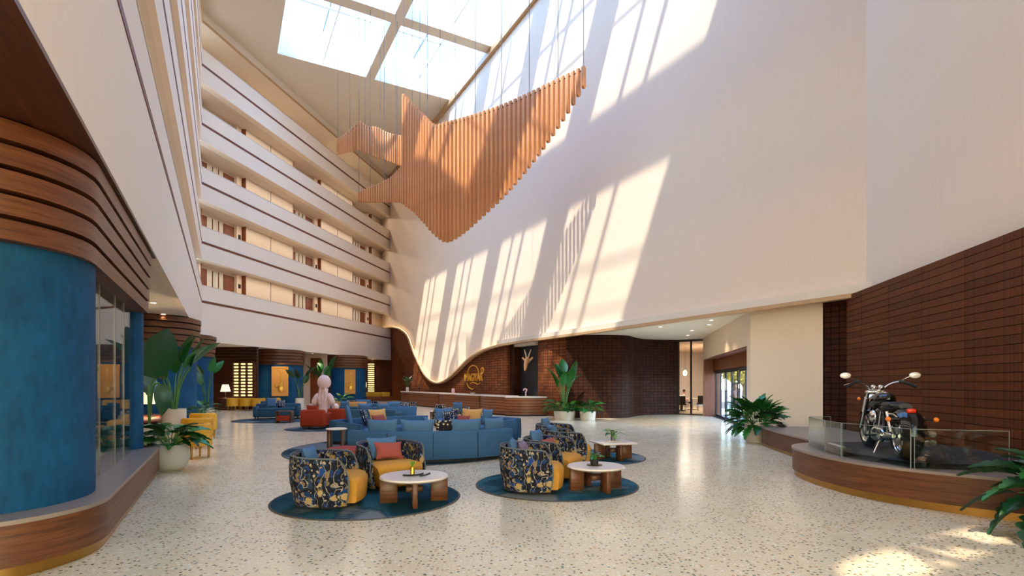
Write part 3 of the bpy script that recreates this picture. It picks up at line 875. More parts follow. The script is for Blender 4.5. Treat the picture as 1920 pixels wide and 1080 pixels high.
# ================================================================ fixed features on the left and at the back
_lathe0 = MB.lathe
def arc_block(prof, c, a0, a1, n=20):
    """closed cross-section (r, z) swept round part of a circle"""
    vs = []; fs = []; k = len(prof)
    for i in range(n + 1):
        a = a0 + (a1 - a0) * i / n
        for r, z in prof: vs.append((c[0] + r * math.cos(a), c[1] + r * math.sin(a), z))
    for i in range(n):
        for q in range(k): fs.append((i * k + q, (i + 1) * k + q, (i + 1) * k + (q + 1) % k, i * k + (q + 1) % k))
    fs += [tuple(range(k)), tuple(range(n * k, n * k + k))[::-1]]
    return MB().add(vs, fs, True)

def ntpath(pts): return [P(n, t) for n, t in pts]
def rounded_front(n1, t0, r, nl, te):
    """plan outline: from far left along the front, round the corner, along the edge"""
    return [(nl, t0), (n1 - r, t0)] + [(n1 - r + r * math.sin(PI / 2 * i / 10), t0 + r - r * math.cos(PI / 2 * i / 10)) for i in range(1, 11)] + [(n1, te)]

# ---- plinth with the blue columns
pl = thing('display_plinth', 'low walnut plinth with stone top and brass foot under the blue columns', 'plinth', (0, 0, 0))
def plinth_poly(off):
    e = rounded_front(-1.10 + off, 6.15 - off, 1.0, -5.0, 12.2)
    e += [(-1.10 + off - 0.35 + 0.35 * math.cos(PI / 2 * i / 5), 12.2 + 0.4 * math.sin(PI / 2 * i / 5)) for i in range(1, 6)] + [(-5.0, 12.6)]
    return ntpath(e)
MB().prism(plinth_poly(-0.05), 0.0, 0.12, True).build('brass_foot', BRASS, pl)
MB().prism(plinth_poly(0.0), 0.12, 0.5, True).build('body', WALNUT, pl)
MB().prism(plinth_poly(0.015), 0.5, 0.54, True).build('top', STONE, pl)

def column(n, t, r, z0, z1):
    x, y = P(n, t)
    return struct(MB().lathe([(0, z0), (r, z0), (r, z1), (0, z1)], (x, y, 0), 48).build('column', BLUEV))
column(-2.27, 7.45, 0.99, 0.541, 3.12)
column(-1.74, 12.1, 0.4, 0.541, 3.2)
bands = sroot('wall_canopy')
for i in range(5):
    z0 = 3.06 + i * 0.222
    off = 0.02 + 0.012 * i
    e = rounded_front(-1.27 + off, 6.30 - off, 1.05, -6.0, 12.0)
    MB().band(ntpath(e), z0, z0 + 0.18, 0.5).build('band', WALNUT, bands)
    e = rounded_front(-1.35, 6.40, 0.97, -6.0, 11.97)
MB().band(ntpath(e), 3.08, 4.15, 0.35).build('groove_core', DARKLINE, bands)
MB().prism(ntpath([(-1.7, 6.9), (-1.45, 7.4), (-1.45, 11.9), (-6, 11.9), (-6, 6.7)]), 3.15, 3.19).build('canopy_soffit', WALNUT_D, bands)
# shop glazing between the columns
gz = sroot('window_60', (*P(-1.45, 0), 0), ROT_T)
tm = [8.2, 8.74, 9.87, 10.66, 11.9]
for t in tm[1:-1]: MB().bb(t - 0.012, t + 0.012, -0.01, 0.01, 0.54, 3.2).build('mullion', ALU, gz)
for a, b in zip(tm[:-1], tm[1:]): MB().bb(a + 0.02, b - 0.02, -0.006, 0.006, 0.54, 3.2).build('pane', PANE, gz)
# room behind that glazing
seg_wall('wall_shop', P(-5.2, 6.5), P(-5.2, 13.2), 0.0, S, 0.15, PINK)
seg_wall('wall_shop_end', P(-1.75, 13.0), P(-5.2, 13.0), 0.0, S, 0.12, WALNUT_V)
sh = thing('wall_shelf', 'walnut wall shelf with two boards seen through the shop glass', 'shelf', (*P(-4.95, 0), 0), ROT_T)
for z in (1.2, 2.2): MB().bb(8.6, 12.6, -0.18, 0.2, z, z + 0.06).build('shelf_board', WALNUT, sh)
for x in (8.6, 12.54): MB().bb(x, x + 0.06, -0.18, 0.2, 0.5, 2.6).build('upright', WALNUT, sh)
lamp('shop_light', 'AREA', (*P(-3.4, 10.2), 3.9), 60, (1, 0.8, 0.62), (0, 0, ROT_T), shape='RECTANGLE', size=3.5, size_y=1.5)

# ---- round drums: blue plaster below, walnut bands above
def drum(x, y, r, zb=3.1, nb=5):
    root = sroot('wall_drum', (x, y, 0))
    MB().lathe([(0, 0), (r, 0), (r, zb), (0, zb)], (0, 0, 0), 56).build('body', BLUEV, root)
    h = (S - zb) / nb
    for i in range(nb):
        z0 = zb + i * h
        ro = r + 0.07 + 0.02 * i
        MB().lathe([(r - 0.1, z0), (ro, z0), (ro, z0 + h * 0.8), (r - 0.1, z0 + h * 0.8)], (0, 0, 0), 56).build('band', WALNUT, root)
        MB().lathe([(r - 0.12, z0 + h * 0.8), (r + 0.0, z0 + h * 0.8), (r, z0 + h), (r - 0.12, z0 + h)], (0, 0, 0), 40).build('groove', DARKLINE, root)
    return root
drum(-13.5, 19.9, 1.5)
drum(-17.0, 27.2, 1.55)
drum(-17.45, 39.8, 1.75)
drum(-14.85, 47.6, 1.75)
# ---- back of the left arcade: navy panels and slats
seg_wall('wall_arcade', P(-4.6, 13.1), P(-4.6, 40), 0, S, 0.15, NAVY)
ar = sroot('wall_arcade_slats', (*P(-4.55, 0), 0), ROT_T)
for i in range(14): MB().bb(13.3 + i * 0.2, 13.42 + i * 0.2, -0.1, 0.0, 0, S).build('slat', DOORWOOD, ar)

# ---- plank wall at the far left corner and the lattice
pk = sroot('wall_plank', (-21.6, 35.9, 0))
MB().bb(0, 4.45, 0.06, 0.2, 0, S).build('backing', DARKLINE, pk)
for i in range(7):
    z0 = 0.02 + i * 0.44
    MB().bb(0, 4.45, 0.0, 0.06, z0, z0 + 0.425).build('plank', WALNUT_D, pk)
for i in range(5):
    z0 = 3.12 + i * 0.212
    MB().bb(0, 4.45, -0.08, 0.06, z0, z0 + 0.16).build('plank', WALNUT_D, pk)
def lattice(label, x, y, rz, w, z0, z1, nx, nz):
    t = thing('lattice_screen', label, 'screen', (x, y, 0), rz)
    MB().bb(0, w, 0.1, 0.14, z0, z1).build('backlight', GLOW, t)
    for i in range(nx + 1):
        xx = w * i / nx
        MB().bb(xx - 0.05, xx + 0.05, -0.06, 0.1, 0.0, z1).build('upright', WALNUT_D, t)
    for j in range(nz + 1):
        z = z0 + (z1 - z0) * j / nz
        MB().bb(0, w, -0.05, 0.098, z - 0.05, z + 0.05).build('slat', WALNUT_D, t)
    return t
lattice('backlit amber lattice screen on the plank wall beside the blue drum', -18.72, 35.74, 0, 1.4, 0.85, 3.15, 3, 11)
lattice('pale louvred screen at the end of the arcade by the dark nook', -14.25, 52.5, 0, 0.75, 0.5, 3.75, 1, 16)

# ---- back arcade walls
seg_wall('wall_arcade_back', (-24, 45.2), (-15.7, 45.2), 0, S, 0.15, PINK)
seg_wall('wall_nook', (-15.6, 53.2), (-11.0, 57.5), 0, S, 0.15, WALNUT_D)
seg_wall('wall_nook_side', (-15.6, 46.0), (-15.6, 53.2), 0, S, 0.15, WALNUT_D)
seg_wall('wall_outer_end', (-24, 30), (-24, 60), 0, S, 0.15, PINK)
seg_wall('wall_outer_back', (-24, 60), (-8, 60), 0, S, 0.15, PINK)
seg_wall('wall_left_corner', (-24, 36.2), (-18.0, 36.2), 0, S, 0.15, PINK)
d = struct(MB().bb(-17.05, -16.15, 45.1, 45.16, 0, 3.9).build('door_60', DOORWOOD))
MB().bb(-16.32, -16.27, 45.02, 45.1, 0.95, 1.2).build('handle', BRASS, d)

def art_panel(label, x, y, rz, w, z0, z1):
    """gilt panel with an upright guitar in relief"""
    t = thing('art_panel', label, 'artwork', (x, y, 0), rz)
    MB().bb(-w / 2, w / 2, 0.0, 0.3, z0, z1).build('panel', GOLDPANEL, t)
    for s in (-1, 1): MB().bb(s * w / 2 - 0.05, s * w / 2 + 0.05, -0.05, 0.3, z0 - 0.05, z1 + 0.05).build('frame_side', GOLDPANEL, t)
    for z in (z0, z1): MB().bb(-w / 2, w / 2, -0.05, 0.3, z - 0.05, z + 0.05).build('frame_rail', GOLDPANEL, t)
    m = Matrix.Translation((0.06, -0.03, z0 + 0.45)) @ Matrix.Scale(0.35, 4, (0, 1, 0))
    g = MB(); g.ell((0, 0, 0), (0.2, 0.12, 0.24), 16, 10, m).ell((0, 0, 0.33), (0.15, 0.1, 0.19), 16, 10, m)
    g.build('guitar_body', GOLD, t)
    MB().rbox((0.06, -0.04, z0 + 1.2), (0.06, 0.05, 0.9), 0.01).build('guitar_neck', GOLD, t)
    MB().rbox((0.06, -0.04, z0 + 1.7), (0.1, 0.05, 0.18), 0.02).build('guitar_head', GOLD, t)
    MB().tube(smooth_path([(-0.3, -0.03, z0 + 0.8), (-0.24, -0.05, z0 + 0.62), (-0.05, -0.07, z0 + 0.75), (0.1, -0.06, z0 + 0.95)]), 0.045, 8).build('curved_relief', GOLD, t)
    return t
aa = art_panel('gilt panel with a raised golden guitar on the nearer blue drum', -16.55, 38.05, rad(24), 1.0, 0.9, 2.9)
art_panel('narrow gilt panel on the further blue drum', -13.95, 45.92, rad(20), 0.8, 0.9, 2.9)
lamp('art_light', 'SPOT', (-15.9, 36.9, 4.1), 60, (1, 0.8, 0.5), (rad(30), 0, rad(24)), spot_size=rad(60))

# ---- recessed downlights
dl_me = MB().lathe([(0.0, -0.004), (0.075, -0.004), (0.075, 0.0)], n=16).mesh('lens', BULB)
dr_me = MB().lathe([(0.075, -0.004), (0.075, -0.012), (0.105, -0.012), (0.105, 0.0)], n=16).mesh('ring', STONEW)
def downlight(label, x, y, z=S, e=40, group='recessed downlights', size=95):
    t = thing('downlight', label, 'light', (x, y, z - 0.001), 0, group)
    inst(dl_me, 'lens', t); inst(dr_me, 'ring', t)
    if e: lamp('downlight_beam', 'SPOT', (0, 0, -0.03), e, (1, 0.8, 0.58), (0, 0, 0), t, spot_size=rad(size), spot_blend=0.6, shadow_soft_size=0.08)
    return t
ORD = ['first', 'second', 'third', 'fourth', 'fifth', 'sixth', 'seventh']
for i in range(7): downlight('recessed downlight under the left gallery, %s from the blue column in the outer row' % ORD[i], *P(-1.9, 13.4 + i * 3.0), S, 45, 'downlights under the left gallery')
for i in range(4): downlight('recessed downlight under the left gallery, %s from the blue column in the inner row' % ORD[i], *P(-3.3, 14.6 + i * 4.5), S, 45, 'downlights under the left gallery')
for i in range(7):
    x = A0[0] + 0.2008 * (2.0 + 3.6 * i) - 0.9796 * 0.9; y = A0[1] + 0.9796 * (2.0 + 3.6 * i) + 0.2008 * 0.9
    downlight('recessed downlight under the back gallery, %s from the far left corner' % ORD[i], x, y, S, 45, 'downlights under the back gallery')
for i, (x, y) in enumerate(((5.1, 24.0), (6.4, 23.0), (7.7, 20.6), (8.3, 24.6), (8.2, 22.2), (8.9, 27.0))):
    downlight('recessed downlight in the entrance soffit, %s counting from the wavy wall side' % ORD[i], x, y, S, 45, 'downlights in the entrance soffit')
for (t_, e) in ((24.6, 60), (31.0, 45), (34.5, 45), (37.2, 30), (46.5, 45)):
    x, y = P(15.22, t_)
    lamp('wall_washer', 'SPOT', (*P(14.75, t_), 4.1 if t_ < 34 else (3.0 if t_ < 46 else 4.2)), e, (1, 0.78, 0.54), (rad(12), 0, ROT_T), spot_size=rad(80), spot_blend=0.7, shadow_soft_size=0.05)
# ================================================================ reception
SECT = [(45.2, 42.8), (42.8, 35.9), (35.9, 32.9), (32.9, 29.0), (29.0, 25.55)]
SLAB = ['leftmost wooden reception counter section, carrying the lily vase', 'longest wooden reception counter section with white stone top', 'short wooden reception counter section below the hanging wave', 'wooden reception counter section below the gold sign', 'wooden reception counter section before the dark niche']
for i, ((ta, tb_), lab) in enumerate(zip(SECT, SLAB)):
    t = thing('reception_counter', lab, 'counter', (*P(13.4, ta), 0), 0, 'reception counter sections')
    ox, oy = P(13.4, ta)
    def poly(f, b=14.15, e=0.01):
        n = 14
        pts = [(13.4 - 0.22 * math.sin(PI * q / n) - f + (0.0 if i % 2 else 0.05), ta + (tb_ - ta) * (e + (1 - 2 * e) * q / n)) for q in range(n + 1)]
        pts += [(b, tb_), (b, ta)]
        return [(P(*p)[0] - ox, P(*p)[1] - oy) for p in pts]
    MB().prism(poly(-0.06), 0.0, 0.08).build('kick_board', CHARC, t)
    for k_ in range(6):
        z0 = 0.08 + k_ * 0.155
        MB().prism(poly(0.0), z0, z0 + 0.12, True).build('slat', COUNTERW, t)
        MB().prism(poly(-0.03), z0 + 0.12, z0 + 0.155, True).build('groove', WALNUT_D, t)
    MB().prism(poly(0.06, 14.2, 0.004), 1.01, 1.08).build('worktop', STONEW, t)
t = thing('reception_counter', 'separate low reception counter section beside the tall green plant', 'counter', (-0.37, 28.7, 0), 0, 'reception counter sections')
def poly2(f):
    n = 14
    return [(2.25 * q / n, -0.28 * math.sin(PI * q / n) - f) for q in range(n + 1)] + [(1.35, 0.7), (0.3, 0.7)]
MB().prism(poly2(-0.06), 0, 0.08).build('kick_board', CHARC, t)
for k_ in range(6):
    z0 = 0.08 + k_ * 0.15
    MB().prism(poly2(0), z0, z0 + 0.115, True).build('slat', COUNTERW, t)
    MB().prism(poly2(-0.03), z0 + 0.115, z0 + 0.15, True).build('groove', WALNUT_D, t)
MB().prism(poly2(0.06), 0.98, 1.05).build('worktop', STONEW, t)

# gold sign on the cladding
SR = ROT_T + PI
sx, sy = P(15.62 - 0.19, 34.35)
sg = thing('wall_sign', 'gold lettered sign with arch and swash on the reception wall', 'sign', (sx, sy, 1.75), SR)
def text(name, body, size, parent, loc, mat, ext=0.02):
    cu = bpy.data.curves.new(name, 'FONT'); cu.body = body; cu.size = size; cu.extrude = ext; cu.align_x = 'CENTER'; cu.bevel_depth = 0.006
    o = bpy.data.objects.new(name, cu); C.objects.link(o); cu.materials.append(mat)
    bpy.context.view_layer.update()
    me = bpy.data.meshes.new_from_object(o.evaluated_get(bpy.context.evaluated_depsgraph_get()))
    bpy.data.objects.remove(o)
    if not me.materials: me.materials.append(mat)
    return inst(me, name, parent, loc, (rad(90), 0, 0))
GOLDL = m_plain('gold_letter', (240, 172, 60), 0.4, 0.3)
o = text('lettering', 'IMAGIYAR', 0.72, sg, (-0.05, 0, 0.18), GOLDL, 0.03); o.scale = (0.95, 1.05, 1)
MB().tube([(-0.95 * math.cos(PI * i / 16) - 0.05, 0, 0.68 + 0.6 * math.sin(PI * i / 16)) for i in range(17)], 0.045, 6).build('arch', GOLDL, sg)
MB().tube(smooth_path([(-1.15, 0, 0.02), (-0.85, 0, -0.25), (-0.3, 0, -0.4), (0.0, 0, -0.36)]), 0.04, 6).build('swash', GOLDL, sg)
MB().tube(smooth_path([(-0.55, 0, -0.02), (-0.2, 0, 0.06), (0.3, 0, 0.03), (0.75, 0, -0.06), (1.1, 0, 0.03)]), 0.035, 6).build('swash', GOLDL, sg)
MB().tube(smooth_path([(1.35, 0, 0.7), (1.3, 0, 1.0), (1.6, 0, 1.05), (1.65, 0, 0.8), (1.4, 0, 0.62)]), 0.05, 6).build('flourish', GOLDL, sg)
lamp('sign_light', 'SPOT', (*P(14.6, 34.35), 3.2), 30, (1, 0.78, 0.5), (rad(35), 0, ROT_T), spot_size=rad(90), shadow_soft_size=0.1)

# antelope head in the niche
ax, ay = P(15.86, 27.35)
an = thing('antelope_head', 'pale wooden antelope head mounted on the black niche', 'wall decoration', (ax, ay, 3.0), SR + rad(26))
MB().tube([(0, -0.1, 0.22), (0, -0.2, 0.1), (0, -0.3, -0.15), (0, -0.36, -0.42), (0, -0.38, -0.5)], [0.12, 0.15, 0.12, 0.085, 0.06], 10).build('skull', HORNP, an)
for s in (-1, 1):
    MB().tube(smooth_path([(s * 0.06, -0.14, 0.25), (s * 0.12, -0.12, 0.45), (s * 0.24, -0.1, 0.75)]), [0.05] * 4 + [0.04] * 5 + [0.03] * 4, 8).build('horn', STONEW, an)
    MB().ell((0, 0, 0), (0.16, 0.03, 0.07), 10, 6, Matrix.Translation((s * 0.27, -0.12, 0.2)) @ Matrix.Rotation(-s * 0.7, 4, 'Y')).build('ear', HORNP, an)
MB().tube([(0, 0.0, 0.1), (0, -0.14, 0.1)], 0.15, 12).build('mount', HORNP, an)
lamp('niche_spot', 'SPOT', (*P(15.0, 27.35), 3.95), 25, (1, 0.8, 0.6), (rad(45), 0, ROT_T), spot_size=rad(45))

# things on the counter
v = thing('flower_vase', 'white vase of tall lilies on the left end of reception', 'vase', (*P(13.65, 44.0), 1.081))
MB().lathe([(0, 0), (0.1, 0), (0.14, 0.15), (0.12, 0.32), (0.09, 0.36), (0.07, 0.34), (0, 0.3)]).build('vase', POTW, v)
lily_leaf = None
# ================================================================ hanging slat sculpture
sculpt = thing('slat_sculpture', 'large hanging star sculpture of vertical honey-coloured wooden slats on wires', 'sculpture', (0, 0, 0))
def slat(x, y, z0, z1, rz, w=0.085, d=0.16):
    """upright board with rounded ends"""
    r = d / 2
    pr = []
    for i in range(5):
        a = PI * i / 4
        pr.append((r * math.cos(a), z1 - r + r * math.sin(a)))
    for i in range(5):
        a = PI + PI * i / 4
        pr.append((r * math.cos(a), z0 + r + r * math.sin(a)))
    n = len(pr)
    vs = [(-w / 2, p[0], p[1]) for p in pr] + [(w / 2, p[0], p[1]) for p in pr]
    fs = [tuple(range(n)), tuple(range(n, 2 * n))[::-1]] + [(i, n + i, n + (i + 1) % n, (i + 1) % n) for i in range(n)]
    o = MB().add(vs, fs).build('slat', OAK, sculpt, (x, y, 0), rz)
    return o
def ribbon(keys, count, w, d, zr=0.16):
    """keys: (position 0..1, x, y, z bottom, z top); slats set edge-on along the curve"""
    def ev(s):
        for a, b in zip(keys[:-1], keys[1:]):
            if s <= b[0] + 1e-9:
                return a, b, (s - a[0]) / (b[0] - a[0])
        return keys[-2], keys[-1], 1.0
    ks = [k for k in keys]
    sm = smooth_path([k[1:] for k in ks], 24)
    # arc-length resample in plan
    L = [0]
    for a, b in zip(sm[:-1], sm[1:]): L.append(L[-1] + math.hypot(b[0] - a[0], b[1] - a[1]))
    out = []
    for i in range(count):
        q = L[-1] * i / (count - 1); j = 0
        while j < len(L) - 2 and L[j + 1] < q: j += 1
        f = (q - L[j]) / max(1e-9, L[j + 1] - L[j])
        p = [sm[j][c] + (sm[j + 1][c] - sm[j][c]) * f for c in range(4)]
        a = sm[max(j - 1, 0)]; b = sm[min(j + 2, len(sm) - 1)]
        ang = math.atan2(b[1] - a[1], b[0] - a[0])
        out.append((p[0], p[1], p[2], p[3], ang))
        slat(p[0], p[1], p[2], p[3], ang, w, d)
    MB().tube([(p[0], p[1], p[3] - zr) for p in out], 0.018, 6).build('hanging_rail', CHARC, sculpt)
    return out
# main wing: (x, y, z bottom, z top), from the left peak through the valley to the right tip
K1 = [(0, -6.03, 29.72, 11.71, 17.89), (0, -5.35, 29.08, 11.08, 16.96), (0, -4.60, 28.19, 10.18, 15.90), (0, -4.00, 27.56, 9.41, 15.15), (0, -3.35, 27.05, 8.89, 15.03), (0, -2.60, 26.54, 9.05, 14.95), (0, -1.55, 25.78, 9.66, 14.87), (0, -0.25, 24.89, 10.56, 14.87), (0, 0.97, 24.00, 11.68, 14.95), (0, 2.08, 23.11, 12.91, 15.02), (0, 3.00, 22.35, 14.11, 15.05)]
R1 = ribbon(K1, 46, 0.115, 0.2)
K2 = [(0, -10.79, 33.02, 15.91, 16.94), (0, -10.16, 32.26, 15.66, 16.81), (0, -9.49, 31.62, 15.48, 16.90), (0, -8.99, 31.24, 15.40, 17.09)]
R2 = ribbon(K2, 10, 0.08, 0.15, 0.12)
K3 = [(0, -8.90, 31.24, 15.38, 17.12), (0, -8.51, 31.50, 15.26, 16.96), (0, -8.10, 31.75, 15.17, 17.03), (0, -7.62, 32.00, 15.10, 16.89), (0, -7.10, 32.00, 14.91, 16.72), (0, -6.60, 31.75, 14.67, 16.52)]
R3 = ribbon(K3, 18, 0.08, 0.15, 0.12)
K4 = [(0, -8.97, 31.24, 12.37, 12.96), (0, -8.37, 30.99, 12.25, 13.12), (0, -7.75, 30.73, 12.16, 13.24), (0, -7.14, 30.48, 12.09, 13.42), (0, -6.59, 30.23, 12.00, 13.69), (0, -6.06, 29.84, 11.83, 14.11)]
R4 = ribbon(K4, 21, 0.08, 0.15, 0.11)
# suspension wires up to the ceiling
for lst, picks in ((R1, (0, 3, 6, 9, 13, 17, 22, 28, 34, 40, 45)), (R2, (0, 6)), (R3, (2, 8, 15)), (R4, (0, 5, 11, 16))):
    for i in picks:
        p = lst[i]
        MB().tube([(p[0], p[1], p[3] - 0.08), (p[0], p[1], H)], 0.014, 5).build('wire', WIRE, sculpt)
# ================================================================ lounge furniture
# ---- soft cushions
PMESH = {}
def cushion(label, mat, loc, w=0.5, h=0.45, d=0.16, yaw=0.0, tilt=0.2, roll=0.0, group=None):
    """loc = middle of the bottom edge; faces -y before yaw"""
    k = (mat.name, w, h, d)
    if k not in PMESH: PMESH[k] = MB().pillow(w, h, d, 10, Matrix.Translation((0, 0, h / 2))).mesh('cushion', mat)
    o = inst(PMESH[k], 'cushion', None, loc)
    o.rotation_euler = Euler((-tilt, roll, yaw), 'XYZ')
    return tag(o, label, 'cushion', group)

# ---- barrel armchair in floral cloth, front towards +x
def make_armchair(label, shell_mat=FLORAL, seat_mat=YEL):
    t = thing('armchair', label, 'armchair', (0, 0, 0), 0, 'barrel armchairs')
    a, b, e = 0.56, 0.53, 2.7
    n = 36; rows = 9
    outs = []
    def plan(phi, sc_):
        c, s = math.cos(phi), math.sin(phi)
        x = -a * math.copysign(abs(c) ** (2 / e), c) * sc_; y = b * math.copysign(abs(s) ** (2 / e), s) * sc_
        return x, y
    vs = []; fs = []
    P0 = rad(116)
    for i in range(n + 1):
        phi = -P0 + 2 * P0 * i / n
        q = abs(phi) / P0
        top = 0.74 - 0.05 * q ** 2 - 0.22 * max(0, (q - 0.86) / 0.14) ** 2
        for side in (0, 1):
            for j in range(rows + 1):
                f = j / rows
                z = 0.05 + (top - 0.05) * f
                k = 0.79 + 0.215 * math.sin(PI * (0.1 + 0.58 * f))
                th = 0.085 * (1 if side else 0)
                x, y = plan(phi, k)
                L = math.hypot(x, y)
                m_ = (L - th * (1.0 if 0 < j < rows else 0.9)) / L
                vs.append((x * m_, y * m_, z - (0.0 if j < rows else 0.012 * side)))
    k2 = 2 * (rows + 1)
    for i in range(n):
        A, B = i * k2, (i + 1) * k2
        for j in range(rows):
            fs.append((A + j, B + j, B + j + 1, A + j + 1))
            fs.append((B + rows + 1 + j, A + rows + 1 + j, A + rows + 2 + j, B + rows + 2 + j))
        fs.append((A + rows, B + rows, B + 2 * rows + 1, A + 2 * rows + 1))
        fs.append((B, A, A + rows + 1, B + rows + 1))
    for A in (0, n * k2):
        for j in range(rows): fs.append((A + j, A + j + 1, A + rows + 2 + j, A + rows + 1 + j))
    MB().add(vs, fs, True).build('shell', shell_mat, t)
    # piping round the rim
    rim = [Vector(vs[i * k2 + rows]) + Vector((0, 0, 0.004)) for i in range(n + 1)]
    rim = [Vector(vs[j]) for j in range(0, rows)] + rim + [Vector(vs[n * k2 + j]) for j in range(rows - 1, -1, -1)]
    MB().tube([tuple(p) for p in rim], 0.011, 6).build('piping', TAN2, t)
    # seat: a deep block with sloping rounded front
    s = MB()
    prof = [(-0.36, 0.08), (-0.36, 0.42), (0.1, 0.455), (0.36, 0.45), (0.45, 0.42), (0.49, 0.36), (0.47, 0.10), (0.44, 0.07)]
    ws = [0.30, 0.36, 0.41, 0.41, 0.40, 0.39, 0.36, 0.34]
    vs2 = []; kk = len(prof); m = 8
    for q in range(m + 1):
        f = -1 + 2 * q / m
        cr = 1 - 0.35 * abs(f) ** 5
        for (x, z), w_ in zip(prof, ws):
            zz = 0.07 + (z - 0.07) * (1 - 0.10 * abs(f) ** 6)
            xx = x if x < 0.2 else 0.2 + (x - 0.2) * (1 - 0.3 * abs(f) ** 3)
            vs2.append((xx, f * w_, zz))
    fs2 = [(q * kk + i, (q + 1) * kk + i, (q + 1) * kk + (i + 1) % kk, q * kk + (i + 1) % kk) for q in range(m) for i in range(kk)]
    fs2 += [tuple(range(kk)), tuple(range(m * kk, m * kk + kk))[::-1]]
    s.add(vs2, fs2, True).build('seat', seat_mat, t)
    MB().lathe([(0, 0.0), (0.36, 0.0), (0.38, 0.05), (0, 0.05)], n=24).build('base', CHARC, t)
    return t
TAN2 = m_plain('piping_grey', (96, 100, 100), 0.8)
ch0 = make_armchair('floral barrel armchair with mustard seat on the nearest teal rug, seen side-on')
def place_chair(label, x, y, deg, first=False, z=0.012):
    c = ch0 if first else copy_tree(ch0, label=label)
    c.location = (x, y, z); c.rotation_euler = (0, 0, rad(deg))
    return c
place_chair(None, -2.60, 7.72, 8, True)
place_chair('floral barrel armchair with mustard seat behind the round table with the gold vase', -2.05, 9.0, -52)
place_chair('floral barrel armchair in front on the middle rug, its back towards the camera', 0.36, 8.7, -4)
place_chair('floral barrel armchair with coral cushion behind the table with the black flowerpot', 0.78, 9.82, -22)
place_chair('floral barrel armchair nearest the square table with the potted plant', 1.2, 11.6, 8)
place_chair('floral barrel armchair at the back of the furthest right rug', 1.15, 13.05, -20)

# ---- rugs
def rug(label, x, y, r, mat, rz=0.0, sx=1.0):
    t = thing('round_rug', label, 'rug', (x, y, 0.001), rz, 'round rugs')
    o = MB().lathe([(0, 0.010), (r - 0.03, 0.010), (r - 0.03, 0.0), (0, 0)], n=64).build('pile', mat, t)
    o.scale = (sx, 1, 1)
    o2 = MB().lathe([(r - 0.03, 0), (r - 0.03, 0.013), (r - 0.01, 0.013), (r, 0.006), (r, 0)], n=64).build('binding', BIND, t)
    o2.scale = (sx, 1, 1)
    return t
BIND = m_plain('rug_binding', (84, 74, 62), 0.9)
rug('round teal rug under the table with the gold vase', -2.2, 8.17, 1.4, RUG1, 0.3)
rug('round teal rug under the table with the black flowerpot', 0.77, 9.26, 1.4, RUG1, 2.2)
rug('round teal rug under the square table with the potted plant', 1.75, 12.7, 1.4, RUG1, 4.0)
rug('wide grey rug ring under the curved blue sofas', -2.75, 14.4, 3.2, RUG2, 1.0)
rug('dark rug disc under the rust armchairs by the pink statue', -7.4, 20.6, 1.3, RUG2, 1.0)
rug('grey rug disc under the far blue sofa and rust stool', -11.2, 25.3, 1.9, RUG2, 2.0)

# ---- round coffee table: stone top, board legs
def coffee_table(label, x, y, rz, r=0.49, z=0.385, square=False):
    t = thing('coffee_table', label, 'coffee table', (x, y, 0.014), rz, 'coffee tables')
    if square:
        MB().rbox((0, 0, z - 0.022), (0.84, 0.84, 0.045), 0.02, 2).build('top', STONEW, t)
    else:
        MB().lathe([(0, z - 0.045), (r - 0.03, z - 0.045), (r, z - 0.022), (r - 0.012, z), (0, z)], n=48).build('top', STONEW, t)
    for k in range(4):
        a = PI / 2 * k
        m = Matrix.Rotation(a, 4, 'Z')
        MB().rbox((r * 0.73, 0, (z - 0.045) / 2), (r * 0.5, 0.07, z - 0.045), 0.006, 1, m).build('leg', WALNUT, t)
    MB().rbox((0, 0, 0.2), (0.24, 0.24, 0.08), 0.01, 1).build('brace', WALNUT, t)
    return t
coffee_table('round white-topped coffee table with the gold vase on it', -1.44, 7.85, rad(-78 + 0), 0.5)
coffee_table('round white-topped coffee table with the black flowerpot on it', 1.38, 8.8, rad(-72), 0.47)
coffee_table('square white-topped coffee table with the small leafy plant on it', 2.33, 12.3, rad(14), 0.47, 0.4, True)
# table-top things
t = thing('bud_vase', 'slim gold glass bud vase on the nearest round table', 'vase', (-1.46, 7.82, 0.40))
MB().lathe([(0, 0), (0.035, 0), (0.035, 0.12), (0.028, 0.13), (0.028, 0.11), (0, 0.11)], n=16).build('vase', GOLD, t)
for a in range(7): MB().tube([(0, 0, 0.1), (0.012 * math.cos(a), 0.012 * math.sin(a), 0.15), (0.045 * math.cos(a), 0.045 * math.sin(a), 0.2)], [0.004, 0.004, 0.012], 5).build('flower', LEAFB, t)
t = thing('wooden_tray', 'dark curved driftwood tray beside the gold vase', 'tray', (-1.42, 7.78, 0.40))
MB().tube(smooth_path([(-0.17, 0.0, 0.012), (-0.05, -0.03, 0.014), (0.06, -0.01, 0.02), (0.12, 0.04, 0.03)]), 0.014, 6).build('branch', CHARC, t)
MB().tube(smooth_path([(0.08, -0.05, 0.012), (0.16, -0.03, 0.02), (0.22, 0.03, 0.035)]), 0.013, 6).build('branch', CHARC, t)
t = thing('saucer', 'small dark saucer under the black flowerpot', 'saucer', (1.36, 8.8, 0.40))
MB().lathe([(0, 0), (0.1, 0), (0.13, 0.012), (0.1, 0.008), (0, 0.006)], n=24).build('dish', WALNUT, t)
t = thing('magazine', 'white magazine under the small leafy plant', 'magazine', (2.33, 12.3, 0.415), 0.3)
MB().rbox((0, 0, 0.009), (0.34, 0.26, 0.016), 0.003, 1).build('pages', STONEW, t)

